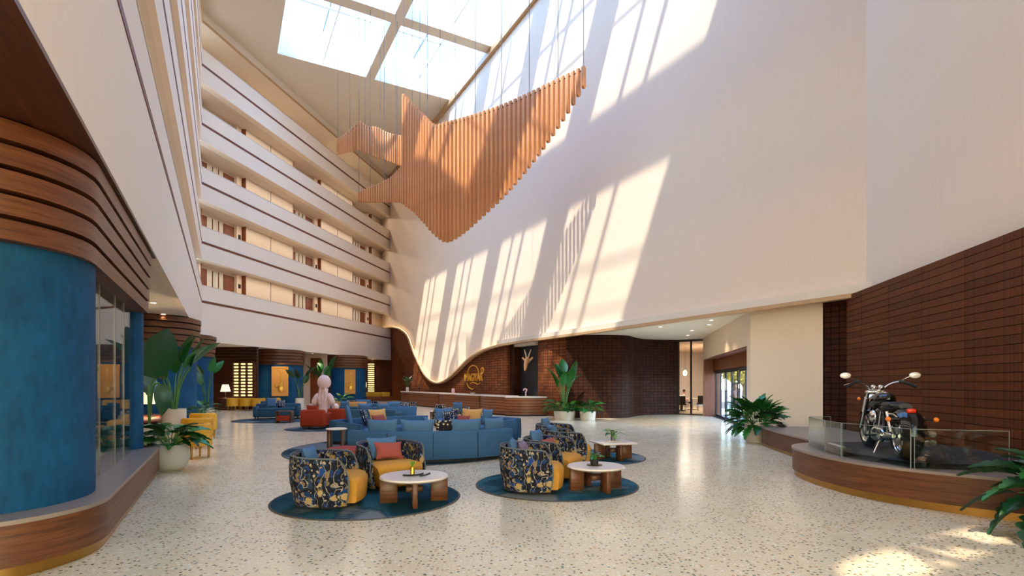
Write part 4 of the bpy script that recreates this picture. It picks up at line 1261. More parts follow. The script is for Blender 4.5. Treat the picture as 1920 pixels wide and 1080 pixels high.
# ---- side tables
def side_table(label, x, y, r, z, hexa=False, legs=2, rz=0.0):
    t = thing('side_table', label, 'side table', (x, y, 0.012), rz, 'side tables')
    MB().lathe([(0, z - 0.03), (r - 0.01, z - 0.03), (r, z - 0.015), (r - 0.01, z), (0, z)], n=8 if hexa else 32, smooth=not hexa).build('top', STONEW, t)
    if legs == 1:
        MB().lathe([(0, 0), (r * 0.7, 0), (r * 0.7, 0.03), (0.06, 0.05), (0.06, z - 0.03), (0, z - 0.03)], n=24).build('pedestal', WALNUT, t)
    else:
        for s in (-1, 1): MB().rbox((s * r * 0.62, 0, (z - 0.03) / 2), (0.08, 0.2, z - 0.03), 0.008, 1).build('leg', WALNUT_D, t)
        MB().rbox((0, 0, 0.04), (r * 1.2, 0.1, 0.05), 0.008, 1).build('stretcher', WALNUT_D, t)
    return t
side_table('tall side table with pale octagonal top and two brown legs behind the coral ottoman', -4.0, 12.15, 0.24, 0.72, True, 2, 0.1)
side_table('small round pedestal side table between the two left floral armchairs', -2.75, 8.56, 0.2, 0.53, False, 1)
# ---- ottomans
def ottoman(label, x, y, r, z, mat):
    t = thing('ottoman', label, 'ottoman', (x, y, 0.012))
    MB().lathe([(0, 0.06), (r - 0.04, 0.06), (r, 0.1), (r, z - 0.06), (r - 0.03, z - 0.015), (r - 0.09, z), (0, z)], n=40).build('drum', mat, t)
    MB().lathe([(0, 0), (r - 0.06, 0), (r - 0.06, 0.06), (0, 0.06)], n=32).build('base', CHARC, t)
    MB().lathe([(r - 0.002, z - 0.1), (r + 0.006, z - 0.095), (r + 0.006, z - 0.085), (r - 0.002, z - 0.08)], n=40).build('piping', mat, t)
ottoman('round coral ottoman behind the nearest floral armchair', -3.42, 11.0, 0.42, 0.42, REDO)

# ---- curved sofas
def arc_sofa(label, cx, cy, ri, ro, d0, d1, mat, zs=0.42, zb=0.68, cap=True, seams=3):
    """back on the outer side"""
    t = thing('curved_sofa', label, 'sofa', (cx, cy, 0.014), 0, 'curved blue sofas')
    a0, a1 = rad(d0), rad(d1)
    arc_block([(ri + 0.08, 0), (ro - 0.08, 0), (ro - 0.08, 0.07), (ri + 0.08, 0.07)], (0, 0), a0 + 0.02, a1 - 0.02).build('plinth', CHARC, t)
    arc_block([(ri, 0.07), (ro - 0.2, 0.07), (ro - 0.2, 0.25), (ri, 0.25)], (0, 0), a0, a1, 24).build('base', mat, t)
    arc_block([(ri - 0.02, 0.25), (ro - 0.2, 0.25), (ro - 0.2, zs), (ri + 0.03, zs), (ri - 0.01, zs - 0.025), (ri - 0.02, zs - 0.06)], (0, 0), a0, a1, 24).build('seat', mat, t)
    arc_block([(ro - 0.2, 0.07), (ro, 0.07), (ro + 0.015, 0.3), (ro, zb - 0.04), (ro - 0.03, zb), (ro - 0.17, zb), (ro - 0.2, zb - 0.04)], (0, 0), a0, a1, 24).build('backrest', mat, t)
    for k in range(1, seams + 1):
        a = a0 + (a1 - a0) * k / (seams + 1)
        arc_block([(ro - 0.1, 0.1), (ro + 0.018, 0.1), (ro + 0.022, 0.3), (ro + 0.008, zb - 0.03), (ro - 0.1, zb - 0.03)], (0, 0), a - 0.003, a + 0.003, 1).build('seam', NAVY, t)
    if cap:
        for a, da in ((a0, 0.055), (a1, -0.055)):
            arc_block([(ri + 0.02, 0.07), (ro, 0.07), (ro, zb - 0.02), (ri + 0.3, zb - 0.09), (ri + 0.02, zb - 0.12)], (0, 0), min(a, a + da), max(a, a + da), 2).build('armrest', mat, t)
    return t
SCX, SCY = -2.25, 14.65
arc_sofa('curved blue sofa nearest, its back turned to the camera', SCX, SCY, 2.05, 3.05, -118, -42, BLUEF, cap=False)
arc_sofa('curved blue sofa on the left of the ring, facing the camera', SCX, SCY, 2.05, 3.05, 100, 168, BLUEF)
arc_sofa('curved blue sofa on the far right of the ring, facing the camera', SCX, SCY, 2.05, 3.05, 34, 92, BLUEF)
# back cushions of the nearest sofa
for lab, dg, w_, tl in (('plump blue back cushion at the left of the nearest curved sofa', -104, 0.78, 0.0), ('plump blue back cushion second along the nearest curved sofa', -87, 0.78, 0.0), ('plump blue back cushion third along the nearest curved sofa', -64, 0.76, 0.0), ('plump blue back cushion at the right end of the nearest curved sofa', -48.5, 0.6, 0.0)):
    a = rad(dg); r_ = 2.72
    cushion(lab, BLUEP, (SCX + r_ * math.cos(a), SCY + r_ * math.sin(a), 0.44), w_, 0.52, 0.22, a + PI / 2, -0.1)
def on_ring(lab, mat, dg, r_, w_, h_, z=0.45, d=0.16, tilt=0.22, yaw=0.0, roll=0.0):
    a = rad(dg)
    return cushion(lab, mat, (SCX + r_ * math.cos(a), SCY + r_ * math.sin(a), z), w_, h_, d, a - PI / 2 + yaw, tilt, roll)
on_ring('large blue cushion at the left end of the ring sofa', BLUEP, 157, 2.68, 0.74, 0.7, yaw=0.7)
on_ring('navy and white spotted cushion at the left end of the ring sofa', DOTS, 149, 2.36, 0.58, 0.56, yaw=0.6, tilt=0.35, roll=0.1)
on_ring('tan cushion leaning on the left ring sofa', TAN, 134, 2.68, 0.8, 0.52, yaw=0.35)
on_ring('terracotta cushion in front of the tan cushion on the left ring sofa', TERRA, 137, 2.36, 0.66, 0.38, yaw=0.4, tilt=0.4)
on_ring('blue cushion on the far right ring sofa', BLUEP, 90, 2.7, 0.6, 0.52)
on_ring('navy and white spotted cushion on the far right ring sofa', DOTS, 84, 2.48, 0.5, 0.46, tilt=0.35, roll=-0.1)
on_ring('tan cushion on the far right ring sofa', TAN, 70, 2.7, 0.72, 0.5)
on_ring('terracotta cushion in front of the tan cushion on the far right ring sofa', TERRA, 74, 2.45, 0.46, 0.3, tilt=0.4)
on_ring('round-edged blue cushion at the right end of the far ring sofa', BLUEP, 58, 2.7, 0.4, 0.5)
on_ring('spotted brown and white cushion leaning in the gap of the nearest sofa', DOTS2, -74, 2.45, 0.42, 0.5, tilt=-0.3, yaw=PI)
# cushions in the floral armchairs
cushion('blue cushion leaning in the side-on floral armchair', BLUEP, (-2.86, 7.72, 0.5), 0.52, 0.36, 0.15, rad(98), 0.3)
cushion('blue cushion at the back of the floral armchair behind the gold vase', BLUEP, (-2.18, 9.14, 0.47), 0.56, 0.38, 0.16, rad(38), 0.35)
cushion('coral cushion in the floral armchair behind the gold vase', TERRA, (-2.06, 9.02, 0.47), 0.5, 0.32, 0.15, rad(34), 0.5, 0.05)
cushion('blue cushion in the floral armchair with its back to the camera', BLUEP, (0.07, 8.72, 0.5), 0.5, 0.36, 0.15, rad(86), 0.25)
cushion('mauve cushion tip in the floral armchair with its back to the camera', m_fabric('mauve_cushion', (128, 104, 128)), (0.26, 8.72, 0.47), 0.42, 0.36, 0.14, rad(80), 0.35)
cushion('blue cushion in the floral armchair behind the black flowerpot', BLUEP, (0.5, 9.92, 0.52), 0.52, 0.38, 0.15, rad(68), 0.2)
cushion('coral cushion in the floral armchair behind the black flowerpot', TERRA, (0.75, 9.78, 0.47), 0.46, 0.3, 0.15, rad(62), 0.45)
cushion('blue cushion in the floral armchair nearest the square table', BLUEP, (0.93, 11.58, 0.5), 0.5, 0.38, 0.15, rad(102), 0.25)
cushion('blue cushion in the hindmost floral armchair of the right rug', BLUEP, (0.88, 13.15, 0.5), 0.5, 0.42, 0.15, rad(70), 0.2)

# ---- boxy seats further back
def box_sofa(label, x, y, deg, w, mat, name='sofa', cat='sofa', dpt=0.85, zb=0.74, arms=True):
    """faces -y before rotation"""
    t = thing(name, label, cat, (x, y, 0.012), rad(deg))
    MB().rbox((0, 0, 0.26), (w - 0.04, dpt - 0.05, 0.34), 0.05, 3).build('base', mat, t)
    MB().rbox((0, dpt / 2 - 0.11, 0.42), (w - 0.02, 0.22, zb - 0.1), 0.07, 3).build('backrest', mat, t)
    n = max(1, round((w - 0.3) / 0.75))
    for k in range(n):
        ww_ = (w - (0.36 if arms else 0.04)) / n
        MB().rbox((-(n - 1) / 2 * ww_ + k * ww_, -0.1, 0.47), (ww_ - 0.015, dpt - 0.24, 0.14), 0.05, 3).build('seat_cushion', mat, t)
    if arms:
        for s in (-1, 1): MB().rbox((s * (w / 2 - 0.09), -0.015, 0.36), (0.18, dpt - 0.02, 0.52), 0.06, 3).build('armrest', mat, t)
    for sx_ in (-1, 1):
        for sy_ in (-1, 1): MB().tube([(sx_ * (w / 2 - 0.1), sy_ * (dpt / 2 - 0.1), 0), (sx_ * (w / 2 - 0.1), sy_ * (dpt / 2 - 0.1), 0.1)], 0.025, 8).build('leg', CHARC, t)
    return t
box_sofa('boxy rust armchair with its back to the camera near the pink statue', -7.55, 20.55, 180, 0.95, ORANGE, 'armchair', 'armchair')
box_sofa('second rust armchair just behind the first by the pink statue', -6.85, 21.55, 150, 0.9, ORANGE, 'armchair', 'armchair')
cushion('rust cushion standing on the rust armchair', ORANGE, (-7.75, 20.75, 0.56), 0.5, 0.36, 0.16, PI, 0.1)
box_sofa('grey-blue club chair at the far left of the lounge', -13.85, 30.7, 80, 0.85, TEALF, 'armchair', 'armchair')
box_sofa('far grey-blue sofa behind the rust stool', -11.6, 26.4, 15, 2.1, TEALF)
cushion('pale blue cushion on the far grey-blue sofa', BLUEP, (-11.95, 26.45, 0.54), 0.5, 0.5, 0.16, rad(15), 0.15)
cushion('navy spotted cushion on the far grey-blue sofa', DOTS, (-11.45, 26.4, 0.54), 0.4, 0.4, 0.14, rad(15), 0.25)
t = thing('stool', 'small rust box stool with dark frame before the far sofa', 'stool', (-10.1, 23.7, 0.012), 0.1)
MB().rbox((0, 0, 0.2), (0.6, 0.5, 0.24), 0.04, 2).build('seat', ORANGE, t)
for sx_ in (-1, 1):
    MB().rbox((sx_ * 0.3, 0, 0.26), (0.05, 0.5, 0.52), 0.01, 1).build('side_frame', WALNUT_D, t)
MB().rbox((0, 0, 0.5), (0.6, 0.5, 0.04), 0.01, 1).build('top_shelf', WALNUT_D, t)
# second seating island
box_sofa('blue sofa with its back to the ring sofas, behind the tan cushion', -5.35, 20.9, 176, 1.9, TEALF)
cushion('blue cushion on the sofa behind the ring, left', BLUEP, (-5.75, 20.95, 0.56), 0.62, 0.42, 0.18, PI, 0.05)
cushion('blue cushion on the sofa behind the ring, right', BLUEP, (-5.05, 20.9, 0.56), 0.55, 0.42, 0.18, PI, 0.05)
box_sofa('blue sofa in the second group, facing the counter', -5.2, 23.4, 200, 1.9, BLUEF)
cushion('blue cushion on the sofa that faces the counter', BLUEP, (-5.2, 23.5, 0.56), 0.6, 0.4, 0.16, rad(200), 0.05)
cushion('dark spotted cushion on the sofa that faces the counter', DOTS, (-4.7, 23.35, 0.56), 0.4, 0.36, 0.14, rad(195), 0.05)
box_sofa('furthest blue sofa before the blue drum', -7.6, 27.2, 170, 2.0, TEALF)
cushion('long blue cushion on the furthest blue sofa', BLUEP, (-7.6, 27.3, 0.56), 0.85, 0.38, 0.16, rad(170), 0.05)
cushion('blue cushion by the pale table behind the pink statue', BLUEP, (-7.35, 23.5, 0.56), 0.5, 0.42, 0.16, rad(160), 0.1)
box_sofa('small grey-blue sofa behind the pink statue', -7.3, 23.6, 165, 1.5, TEALF)
# spotted tub chairs in the distance
st0 = make_armchair('spotted tub chair furthest left behind the sofas', DOTS2, TAN)
st0['group'] = 'spotted tub chairs'
st0.location = (-7.9, 29.6, 0.002); st0.rotation_euler = (0, 0, rad(-80))
for lab, x, y, dg in (('spotted tub chair before the long counter section', -5.6, 28.2, -100), ('spotted tub chair right of the furthest sofa', -5.6, 25.6, -60), ('spotted tub chair beyond the far ring sofa, left', -2.75, 21.6, 160), ('spotted tub chair beyond the far ring sofa, right', -1.55, 20.5, 200), ('spotted tub chair with blue cushion beyond the ring', -2.35, 22.6, 240), ('spotted tub chair near the far gilt panel', -9.2, 31.5, -70)):
    copy_tree(st0, (x, y, 0.002), rad(dg), lab)
cushion('blue cushion in the spotted tub chair beyond the ring', BLUEP, (-2.3, 22.75, 0.5), 0.5, 0.46, 0.16, rad(150), 0.1)
cushion('spotted cushion standing in the spotted chair beyond the ring', DOTS2, (-2.9, 21.5, 0.5), 0.45, 0.42, 0.16, rad(170), 0.1)
coffee_table('low white coffee table behind the left ring sofa', -7.3, 24.6, 0.3, 0.6, 0.42)
coffee_table('low white coffee table beyond the spotted chairs', -3.4, 25.6, 0.3, 0.55, 0.42)
t = thing('wooden_bench', 'curved amber wooden bench beyond the pink statue', 'bench', (-8.1, 26.0, 0), rad(-15))
MB().rbox((0, 0, 0.42), (2.0, 0.5, 0.07), 0.02, 2).build('seat', DOORWOOD, t)
for s in (-1, 1): MB().rbox((s * 0.85, 0, 0.195), (0.08, 0.46, 0.38), 0.01, 1).build('leg', DOORWOOD, t)
MB().rbox((0, 0.22, 0.68), (2.0, 0.05, 0.35), 0.02, 2).build('backrest', TAN, t)

# ---- pink statue on a pedestal
t = thing('pink_statue', 'glossy pale pink abstract figure with a domed head among the rust chairs', 'statue', (-7.75, 22.0, 0))
MB().lathe([(0, 0), (0.34, 0), (0.3, 0.3), (0.24, 0.6), (0.22, 0.85), (0.27, 1.05), (0.2, 1.25), (0.15, 1.4), (0.17, 1.52), (0, 1.56)], n=24).build('torso', PALEP, t)
MB().ell((0, 0, 1.8), (0.27, 0.27, 0.3), 20, 14).build('head', PALEP, t)
for s in (-1, 1):
    MB().tube(smooth_path([(s * 0.18, -0.05, 1.3), (s * 0.34, -0.1, 1.05), (s * 0.36, -0.1, 0.85)]), [0.1, 0.11, 0.12, 0.13, 0.13, 0.12, 0.12, 0.12, 0.12, 0.11, 0.1, 0.08, 0.05], 12).build('shoulder', PALEP, t)
    MB().ell((s * 0.48, -0.05, 0.78), (0.15, 0.12, 0.15), 14, 10).build('side_sphere', PALEP, t)
    MB().tube([(s * 0.1, -0.16, 1.56), (s * 0.14, -0.2, 1.2), (s * 0.08, -0.24, 0.9)], [0.05, 0.06, 0.03], 8).build('hair_lock', PALEP, t)

# ---- yellow tub chairs
def make_tub(label):
    t = thing('tub_chair', label, 'chair', (0, 0, 0), 0, 'yellow tub chairs')
    pth = [(0.24, -0.27)] + [(-0.02 - 0.27 * math.sin(PI * i / 14) * 1.05, -0.27 * math.cos(PI * i / 14)) for i in range(15)] + [(0.24, 0.27)]
    MB().band(pth, 0.3, 0.78, 0.07).build('shell', YELL, t)
    MB().tube([(p[0], p[1] , 0.78) for p in pth], 0.035, 8).build('top_roll', YELL, t)
    MB().rbox((0.02, 0, 0.42), (0.5, 0.46, 0.14), 0.04, 2).build('seat', YELL, t)
    for (x, y) in ((0.2, 0.22), (0.2, -0.22), (-0.2, 0.2), (-0.2, -0.2)): MB().tube([(x, y, 0), (x, y, 0.36)], [0.022, 0.032], 8).build('leg', BRASS, t)
    return t
tub = make_tub('mustard tub chair nearest the white round flowerpot')
tub.location = (-7.45, 12.55, 0); tub.rotation_euler = (0, 0, rad(150))
copy_tree(tub, (-8.55, 14.55, 0), rad(155), 'mustard tub chair second along the arcade desk')
copy_tree(tub, (-9.75, 16.9, 0), rad(155), 'mustard tub chair third along the arcade desk')
for lab, x, y, dg in (('far mustard tub chair leftmost before the lattice', -17.85, 34.2, 90), ('far mustard tub chair second before the lattice', -17.05, 34.3, 80), ('far mustard tub chair third before the lattice', -16.25, 34.2, 100), ('far mustard tub chair rightmost before the lattice', -15.45, 34.6, 150)):
    copy_tree(tub, (x, y, 0), rad(dg), lab, (1.15, 1.15, 1.0))
# desk with lamp
t = thing('arcade_desk', 'long walnut desk with ribbed front under the white lamp', 'desk', (-10.15, 15.2, 0), ROT_T)
MB().rbox((0.6, 0.25, 0.74), (3.6, 0.9, 0.05), 0.012, 2).build('top', DOORWOOD, t)
MB().bb(-1.1, 2.3, -0.05, 0.6, 0, 0.715).build('carcass', DOORWOOD, t)
for i in range(6): MB().rbox((0.6, -0.09, 0.06 + i * 0.118), (3.42, 0.05, 0.08), 0.015, 1).build('slat', WALNUT, t)
for i in range(6): MB().rbox((-1.12, 0.27, 0.06 + i * 0.118), (0.05, 0.66, 0.08), 0.015, 1).build('slat', WALNUT, t)
def table_lamp(label, x, y, z, k=1.0, e=25):
    t = thing('table_lamp', label, 'lamp', (x, y, z))
    MB().lathe([(0, 0), (0.1 * k, 0), (0.1 * k, 0.02 * k), (0.015 * k, 0.03 * k), (0.015 * k, 0.45 * k), (0, 0.45 * k)], n=20).build('base', CHARC, t)
    MB().lathe([(0.17 * k, 0.8 * k), (0.165 * k, 0.8 * k), (0.275 * k, 0.38 * k), (0.28 * k, 0.38 * k), (0.17 * k, 0.8 * k)], n=28).build('shade', SHADE, t)
    MB().ell((0, 0, 0.5 * k), (0.04 * k, 0.04 * k, 0.06 * k), 10, 8).build('bulb', BULB, t)
    lamp('lamp_bulb', 'POINT', (0, 0, 0.56 * k), e, (1, 0.8, 0.58), (0, 0, 0), t, shadow_soft_size=0.06)
table_lamp('white tapered table lamp on the arcade desk', -10.65, 15.75, 0.766, 1.0, 30)
t = thing('console_table', 'dark walnut console beside the far mustard chairs', 'console', (-18.75, 34.9, 0))
MB().rbox((0, 0, 0.4), (0.7, 0.6, 0.8), 0.02, 1).build('body', WALNUT_D, t)
for s in (-1, 1): MB().rbox((s * 0.17, -0.31, 0.42), (0.32, 0.02, 0.66), 0.005, 1).build('door', WALNUT_D, t)
t = thing('console_table', 'long amber dining table behind the far mustard chairs', 'table', (-17.3, 35.15, 0))
MB().rbox((0, 0, 0.76), (2.4, 0.5, 0.06), 0.01, 1).build('top', DOORWOOD, t)
for s in (-1, 1): MB().rbox((s * 1.0, 0, 0.365), (0.08, 0.4, 0.73), 0.01, 1).build('leg', DOORWOOD, t)
table_lamp('small globe-like lamp on the far console', -18.75, 34.9, 0.802, 1.1, 14)
t = thing('bench_seat', 'amber leather bench in the dark nook at the far end', 'bench', (-13.1, 52.2, 0), rad(35))
MB().rbox((0, 0, 0.25), (2.6, 0.7, 0.42), 0.05, 2).build('seat', DOORWOOD, t)
MB().rbox((0, 0.28, 0.65), (2.6, 0.16, 0.5), 0.05, 2).build('backrest', YELL, t)
for k in (-1, 0, 1): MB().rbox((k * 0.86, 0.18, 0.66), (0.84, 0.06, 0.42), 0.03, 2).build('back_pad', YELL, t)
table_lamp('small shaded lamp in the dark nook', -14.3, 53.0, 0.9, 1.2, 10)
t = thing('nook_cabinet', 'brown cabinet carrying the lamp in the dark nook', 'cabinet', (-14.3, 53.0, 0))
MB().rbox((0, 0, 0.45), (0.8, 0.5, 0.9), 0.02, 1).build('body', WALNUT_D, t)
for s in (-1, 1): MB().rbox((s * 0.19, -0.26, 0.45), (0.36, 0.02, 0.8), 0.005, 1).build('door', WALNUT_D, t)
# ================================================================ plants
def leaf_mesh(name, L, W, droop, mat, lobes=0, fold=0.18, nx=12):
    """leaf along +x, tip drooping"""
    vs = []; fs = []
    for i in range(nx + 1):
        s = i / nx
        w = W / 2 * (math.sin(PI * s ** 0.75) ** 0.8 if 0 < s < 1 else 0.0)
        if lobes and 0.08 < s < 0.95: w *= 0.62 + 0.38 * abs(math.sin(PI * lobes * s))
        w = max(w, 0.004)
        z = -droop * s * s * L
        x = L * (s - 0.12 * droop * s * s)
        for f in (-1, -0.5, 0, 0.5, 1):
            vs.append((x + (0.05 * L * abs(f) if lobes else 0), f * w, z + fold * abs(f) * w - (0.0 if f else 0.004)))
    for i in range(nx):
        for q in range(4):
            a = i * 5 + q
            fs.append((a, a + 1, a + 6, a + 5))
    return MB().add(vs, fs, True).mesh(name, mat)
BANANA = leaf_mesh('leaf', 1.0, 0.42, 0.28, LEAF)
BANANA_D = leaf_mesh('leaf', 1.0, 0.5, 0.35, LEAFD)
LOBED = leaf_mesh('leaf', 1.0, 0.62, 0.45, LEAF, 5, 0.25, 20)
LOBED_D = leaf_mesh('leaf', 1.0, 0.62, 0.45, LEAFD, 5, 0.25, 20)
OVAL = leaf_mesh('leaf', 1.0, 0.5, 0.4, LEAF)
OVALB = leaf_mesh('leaf', 1.0, 0.5, 0.4, LEAFB)
POTM = {}
def pot_round(t, r, h, mat): 
    MB().lathe([(0, 0), (r * 0.55, 0), (r * 0.86, h * 0.18), (r, h * 0.5), (r * 0.92, h * 0.84), (r * 0.76, h), (r * 0.68, h), (r * 0.68, h - 0.05), (0, h - 0.05)], n=36).build('pot', mat, t)
    MB().lathe([(0, h - 0.045), (r * 0.67, h - 0.045), (r * 0.67, h - 0.06), (0, h - 0.06)], n=24).build('soil', SOIL, t)
def pot_cyl(t, r, h, mat, taper=0.86):
    MB().lathe([(0, 0), (r * taper, 0), (r, h * 0.7), (r, h), (r * 0.9, h), (r * 0.9, h - 0.05), (0, h - 0.05)], n=36).build('pot', mat, t)
    MB().lathe([(0, h - 0.045), (r * 0.89, h - 0.045), (r * 0.89, h - 0.06), (0, h - 0.06)], n=24).build('soil', SOIL, t)
def put_leaf(t, me, base, yaw, pitch, s, sw=1.0, roll=0.0):
    o = inst(me, 'leaf', t, base, (roll, -pitch, yaw), (s, s * sw, s))
    o.rotation_mode = 'XYZ'
    return o
def bushy(t, meshes, n, z, r, smin, smax, seed, kp=0.6, pmin=5, pmax=75):
    rd = random.Random(seed)
    for i in range(n):
        yaw = 2.39996 * i + rd.uniform(-0.3, 0.3)
        f = (i + 0.5) / n
        pitch = rad(pmax + (pmin - pmax) * f + rd.uniform(-8, 8))
        s = rd.uniform(smin, smax)
        b = (r * 0.25 * math.cos(yaw), r * 0.25 * math.sin(yaw), z)
        e = (r * 0.25 * math.cos(yaw) + s * 0.45 * math.cos(yaw) * math.cos(pitch), r * 0.25 * math.sin(yaw) + s * 0.45 * math.sin(yaw) * math.cos(pitch), z + s * 0.5 * math.sin(pitch) + 0.05)
        MB().tube([b, tuple((Vector(b) + Vector(e)) / 2 + Vector((0, 0, 0.03))), e], 0.007, 4).build('stem', STEM, t)
        put_leaf(t, meshes[i % len(meshes)], e, yaw, pitch * kp, s * 0.75, 1.0, rd.uniform(-0.4, 0.4))
def tall(t, me, n, z, h, smin, smax, seed, spread=0.35, pitch0=70):
    rd = random.Random(seed)
    for i in range(n):
        yaw = 2.39996 * i + rd.uniform(-0.4, 0.4)
        hh = h * rd.uniform(0.55, 1.0)
        b = (0.05 * math.cos(yaw), 0.05 * math.sin(yaw), z)
        k = spread * rd.uniform(0.5, 1.1)
        m = (b[0] + k * 0.35 * math.cos(yaw), b[1] + k * 0.35 * math.sin(yaw), z + hh * 0.6)
        e = (b[0] + k * math.cos(yaw), b[1] + k * math.sin(yaw), z + hh)
        MB().tube(smooth_path([b, m, e], 4), [0.022] * 3 + [0.016] * 3 + [0.012] * 3, 6).build('stem', STEM, t)
        put_leaf(t, me, e, yaw, rad(pitch0 + rd.uniform(-22, 12)), rd.uniform(smin, smax), 1.0, rd.uniform(-0.9, 0.9))

t = thing('potted_plant', 'low bushy plant in a white globe pot beside the left plinth', 'plant', (-6.88, 10.75, 0))
pot_round(t, 0.34, 0.52, POTG); bushy(t, [LOBED, LOBED_D], 52, 0.48, 0.3, 0.34, 0.62, 3)
t = thing('banana_plant', 'large-leaved banana plant in a tall pale pot behind the slim blue column', 'plant', (-8.2, 12.05, 0))
pot_cyl(t, 0.3, 0.8, POTW)
for (dx, dy, dz, yaw, pit, s, w_) in ((0.22, -0.1, 1.85, -1.0, 1.3, 1.3, 1.3), (0.2, 0.05, 1.75, 0.3, -1.25, 0.75, 1.3), (-0.1, 0.1, 1.7, 2.5, 1.1, 1.1, 1.1), (-0.15, 0.15, 1.5, 2.2, 0.9, 1.0, 1.1)):
    MB().tube(smooth_path([(0, 0, 0.76), (dx * 0.4, dy * 0.4, 0.76 + (dz - 0.76) * 0.6 + 0.3), (dx, dy, dz)], 5), 0.02, 6).build('stem', STEM, t)
    put_leaf(t, BANANA_D, (dx, dy, dz), yaw, pit, s, w_ * 1.1, 0.5)
t = thing('banana_plant', 'tall banana plant in a white pot beside the arcade desk', 'plant', (-8.9, 14.0 + 0.35, 0))
t.location = (-9.35, 15.05 - 0.3, 0)
pot_cyl(t, 0.3, 1.05, POTW, 0.8); tall(t, BANANA, 10, 1.0, 1.35, 0.7, 1.0, 5, 0.4, 72)
t = thing('banana_plant', 'distant banana plant in front of the second arcade drum', 'plant', (-12.95, 22.6, 0))
pot_cyl(t, 0.3, 0.7, POTW); tall(t, BANANA, 5, 0.65, 1.6, 0.7, 0.95, 8, 0.3, 78)
t = thing('potted_plant', 'small leafy plant at the far end of the arcade chairs', 'plant', (-10.7, 18.4, 0))
pot_round(t, 0.34, 0.7, POTW); bushy(t, [OVAL, LOBED], 18, 0.66, 0.25, 0.4, 0.6, 21)
# reception plants
t = thing('banana_plant', 'tall banana plant in a low white pot at the right end of reception', 'plant', (2.55, 25.9, 0))
pot_cyl(t, 0.52, 0.42, POTW, 0.9); tall(t, BANANA, 12, 0.38, 1.9, 0.8, 1.15, 14, 0.4, 80)
bushy(t, [OVAL, LOBED, OVALB], 44, 0.38, 0.9, 0.5, 0.9, 15, pmax=60)
t = thing('potted_plant', 'bushy plant in a small white pot beside the tall banana plant', 'plant', (3.62, 25.5, 0))
pot_cyl(t, 0.38, 0.42, POTW, 0.9); bushy(t, [OVAL, LOBED_D], 30, 0.38, 0.6, 0.5, 0.75, 16)
# planters on the right
t = thing('potted_plant', 'dense dark green plant in a cream pot at the end of the wooden ledge', 'plant', (7.3, 15.9, 0))
pot_cyl(t, 0.34, 0.62, POTW, 0.82); bushy(t, [LOBED, LOBED_D, OVAL], 60, 0.5, 1.0, 0.42, 0.68, 23, 0.9, pmax=50, pmin=-25)
bushy(t, [LOBED, OVAL, LOBED_D], 50, 0.6, 1.0, 0.42, 0.72, 24, 0.9, pmax=80, pmin=20)
bushy(t, [LOBED, OVAL], 40, 0.7, 1.0, 0.36, 0.6, 25, 0.9, pmax=88, pmin=40)
t = thing('fern_plant', 'deep green split-leaf plant at the right end of the motorcycle platform', 'plant', (6.22, 5.95, 0.0))
pot_cyl(t, 0.26, 0.5, POTG, 0.8); bushy(t, [LOBED_D], 48, 0.46, 0.35, 0.5, 0.78, 27, 0.75, pmin=-30, pmax=60)
# far plants by the drums
t = thing('banana_plant', 'banana plant between the two far blue drums', 'plant', (-15.55, 43.6, 0))
pot_cyl(t, 0.35, 0.8, POTW); tall(t, BANANA, 9, 0.75, 2.2, 1.0, 1.4, 31, 0.6, 74)
t = thing('banana_plant', 'slender banana plant beside the nearer gilt panel', 'plant', (-15.2, 38.2, 0))
pot_cyl(t, 0.3, 0.7, POTW); tall(t, BANANA_D, 5, 0.65, 1.9, 0.8, 1.1, 33, 0.4, 76)
t = thing('potted_plant', 'leafy plant beyond the pink statue', 'plant', (-10.6, 33.0, 0))
pot_round(t, 0.35, 0.6, POTW); bushy(t, [OVAL, OVALB], 16, 0.56, 0.3, 0.5, 0.8, 35)
# table plants
t = thing('succulent', 'small green plant in a black pot on the middle round table', 'plant', (1.36, 8.8, 0.4095))
MB().lathe([(0, 0), (0.06, 0), (0.075, 0.09), (0.065, 0.09), (0.06, 0.075), (0, 0.075)], n=20).build('pot', CHARC, t); bushy(t, [OVAL], 16, 0.07, 0.06, 0.1, 0.17, 41)
t = thing('succulent', 'small leafy plant in a glass pot on the square table', 'plant', (2.33, 12.3, 0.433))
MB().lathe([(0, 0), (0.05, 0), (0.06, 0.1), (0.05, 0.1), (0.05, 0.08), (0, 0.08)], n=20).build('pot', ALU, t); bushy(t, [OVAL, OVALB], 16, 0.08, 0.08, 0.16, 0.26, 43)
# lilies in the counter vase
LILY = leaf_mesh('petal', 1.0, 0.5, 0.3, STONEW)
for i in range(9):
    yaw = 2.4 * i
    e = (0.22 * math.cos(yaw), 0.22 * math.sin(yaw), 0.7 + 0.12 * (i % 4))
    MB().tube(smooth_path([(0, 0, 0.3), (e[0] * 0.4, e[1] * 0.4, 0.55), e], 4), 0.012, 5).build('stem', STEM, v)
    o = put_leaf(v, LILY if i % 3 == 0 else OVAL, e, yaw, 0.9, 0.55 if i % 3 else 0.4); o.name = 'petal' if i % 3 == 0 else 'leaf'
# greenery on the ledge of the upper entrance window
t = thing('trailing_plant', 'leafy trough plant on the high ledge inside the entrance window', 'plant', (*P(2.2, -1.75), 8.3))
MB().rbox((0, 0, 0.11), (0.75, 0.26, 0.22), 0.02, 1, None, ROT_N).build('trough', CHARC, t); bushy(t, [LOBED, OVAL], 22, 0.2, 0.3, 0.45, 0.75, 51, pmax=80)

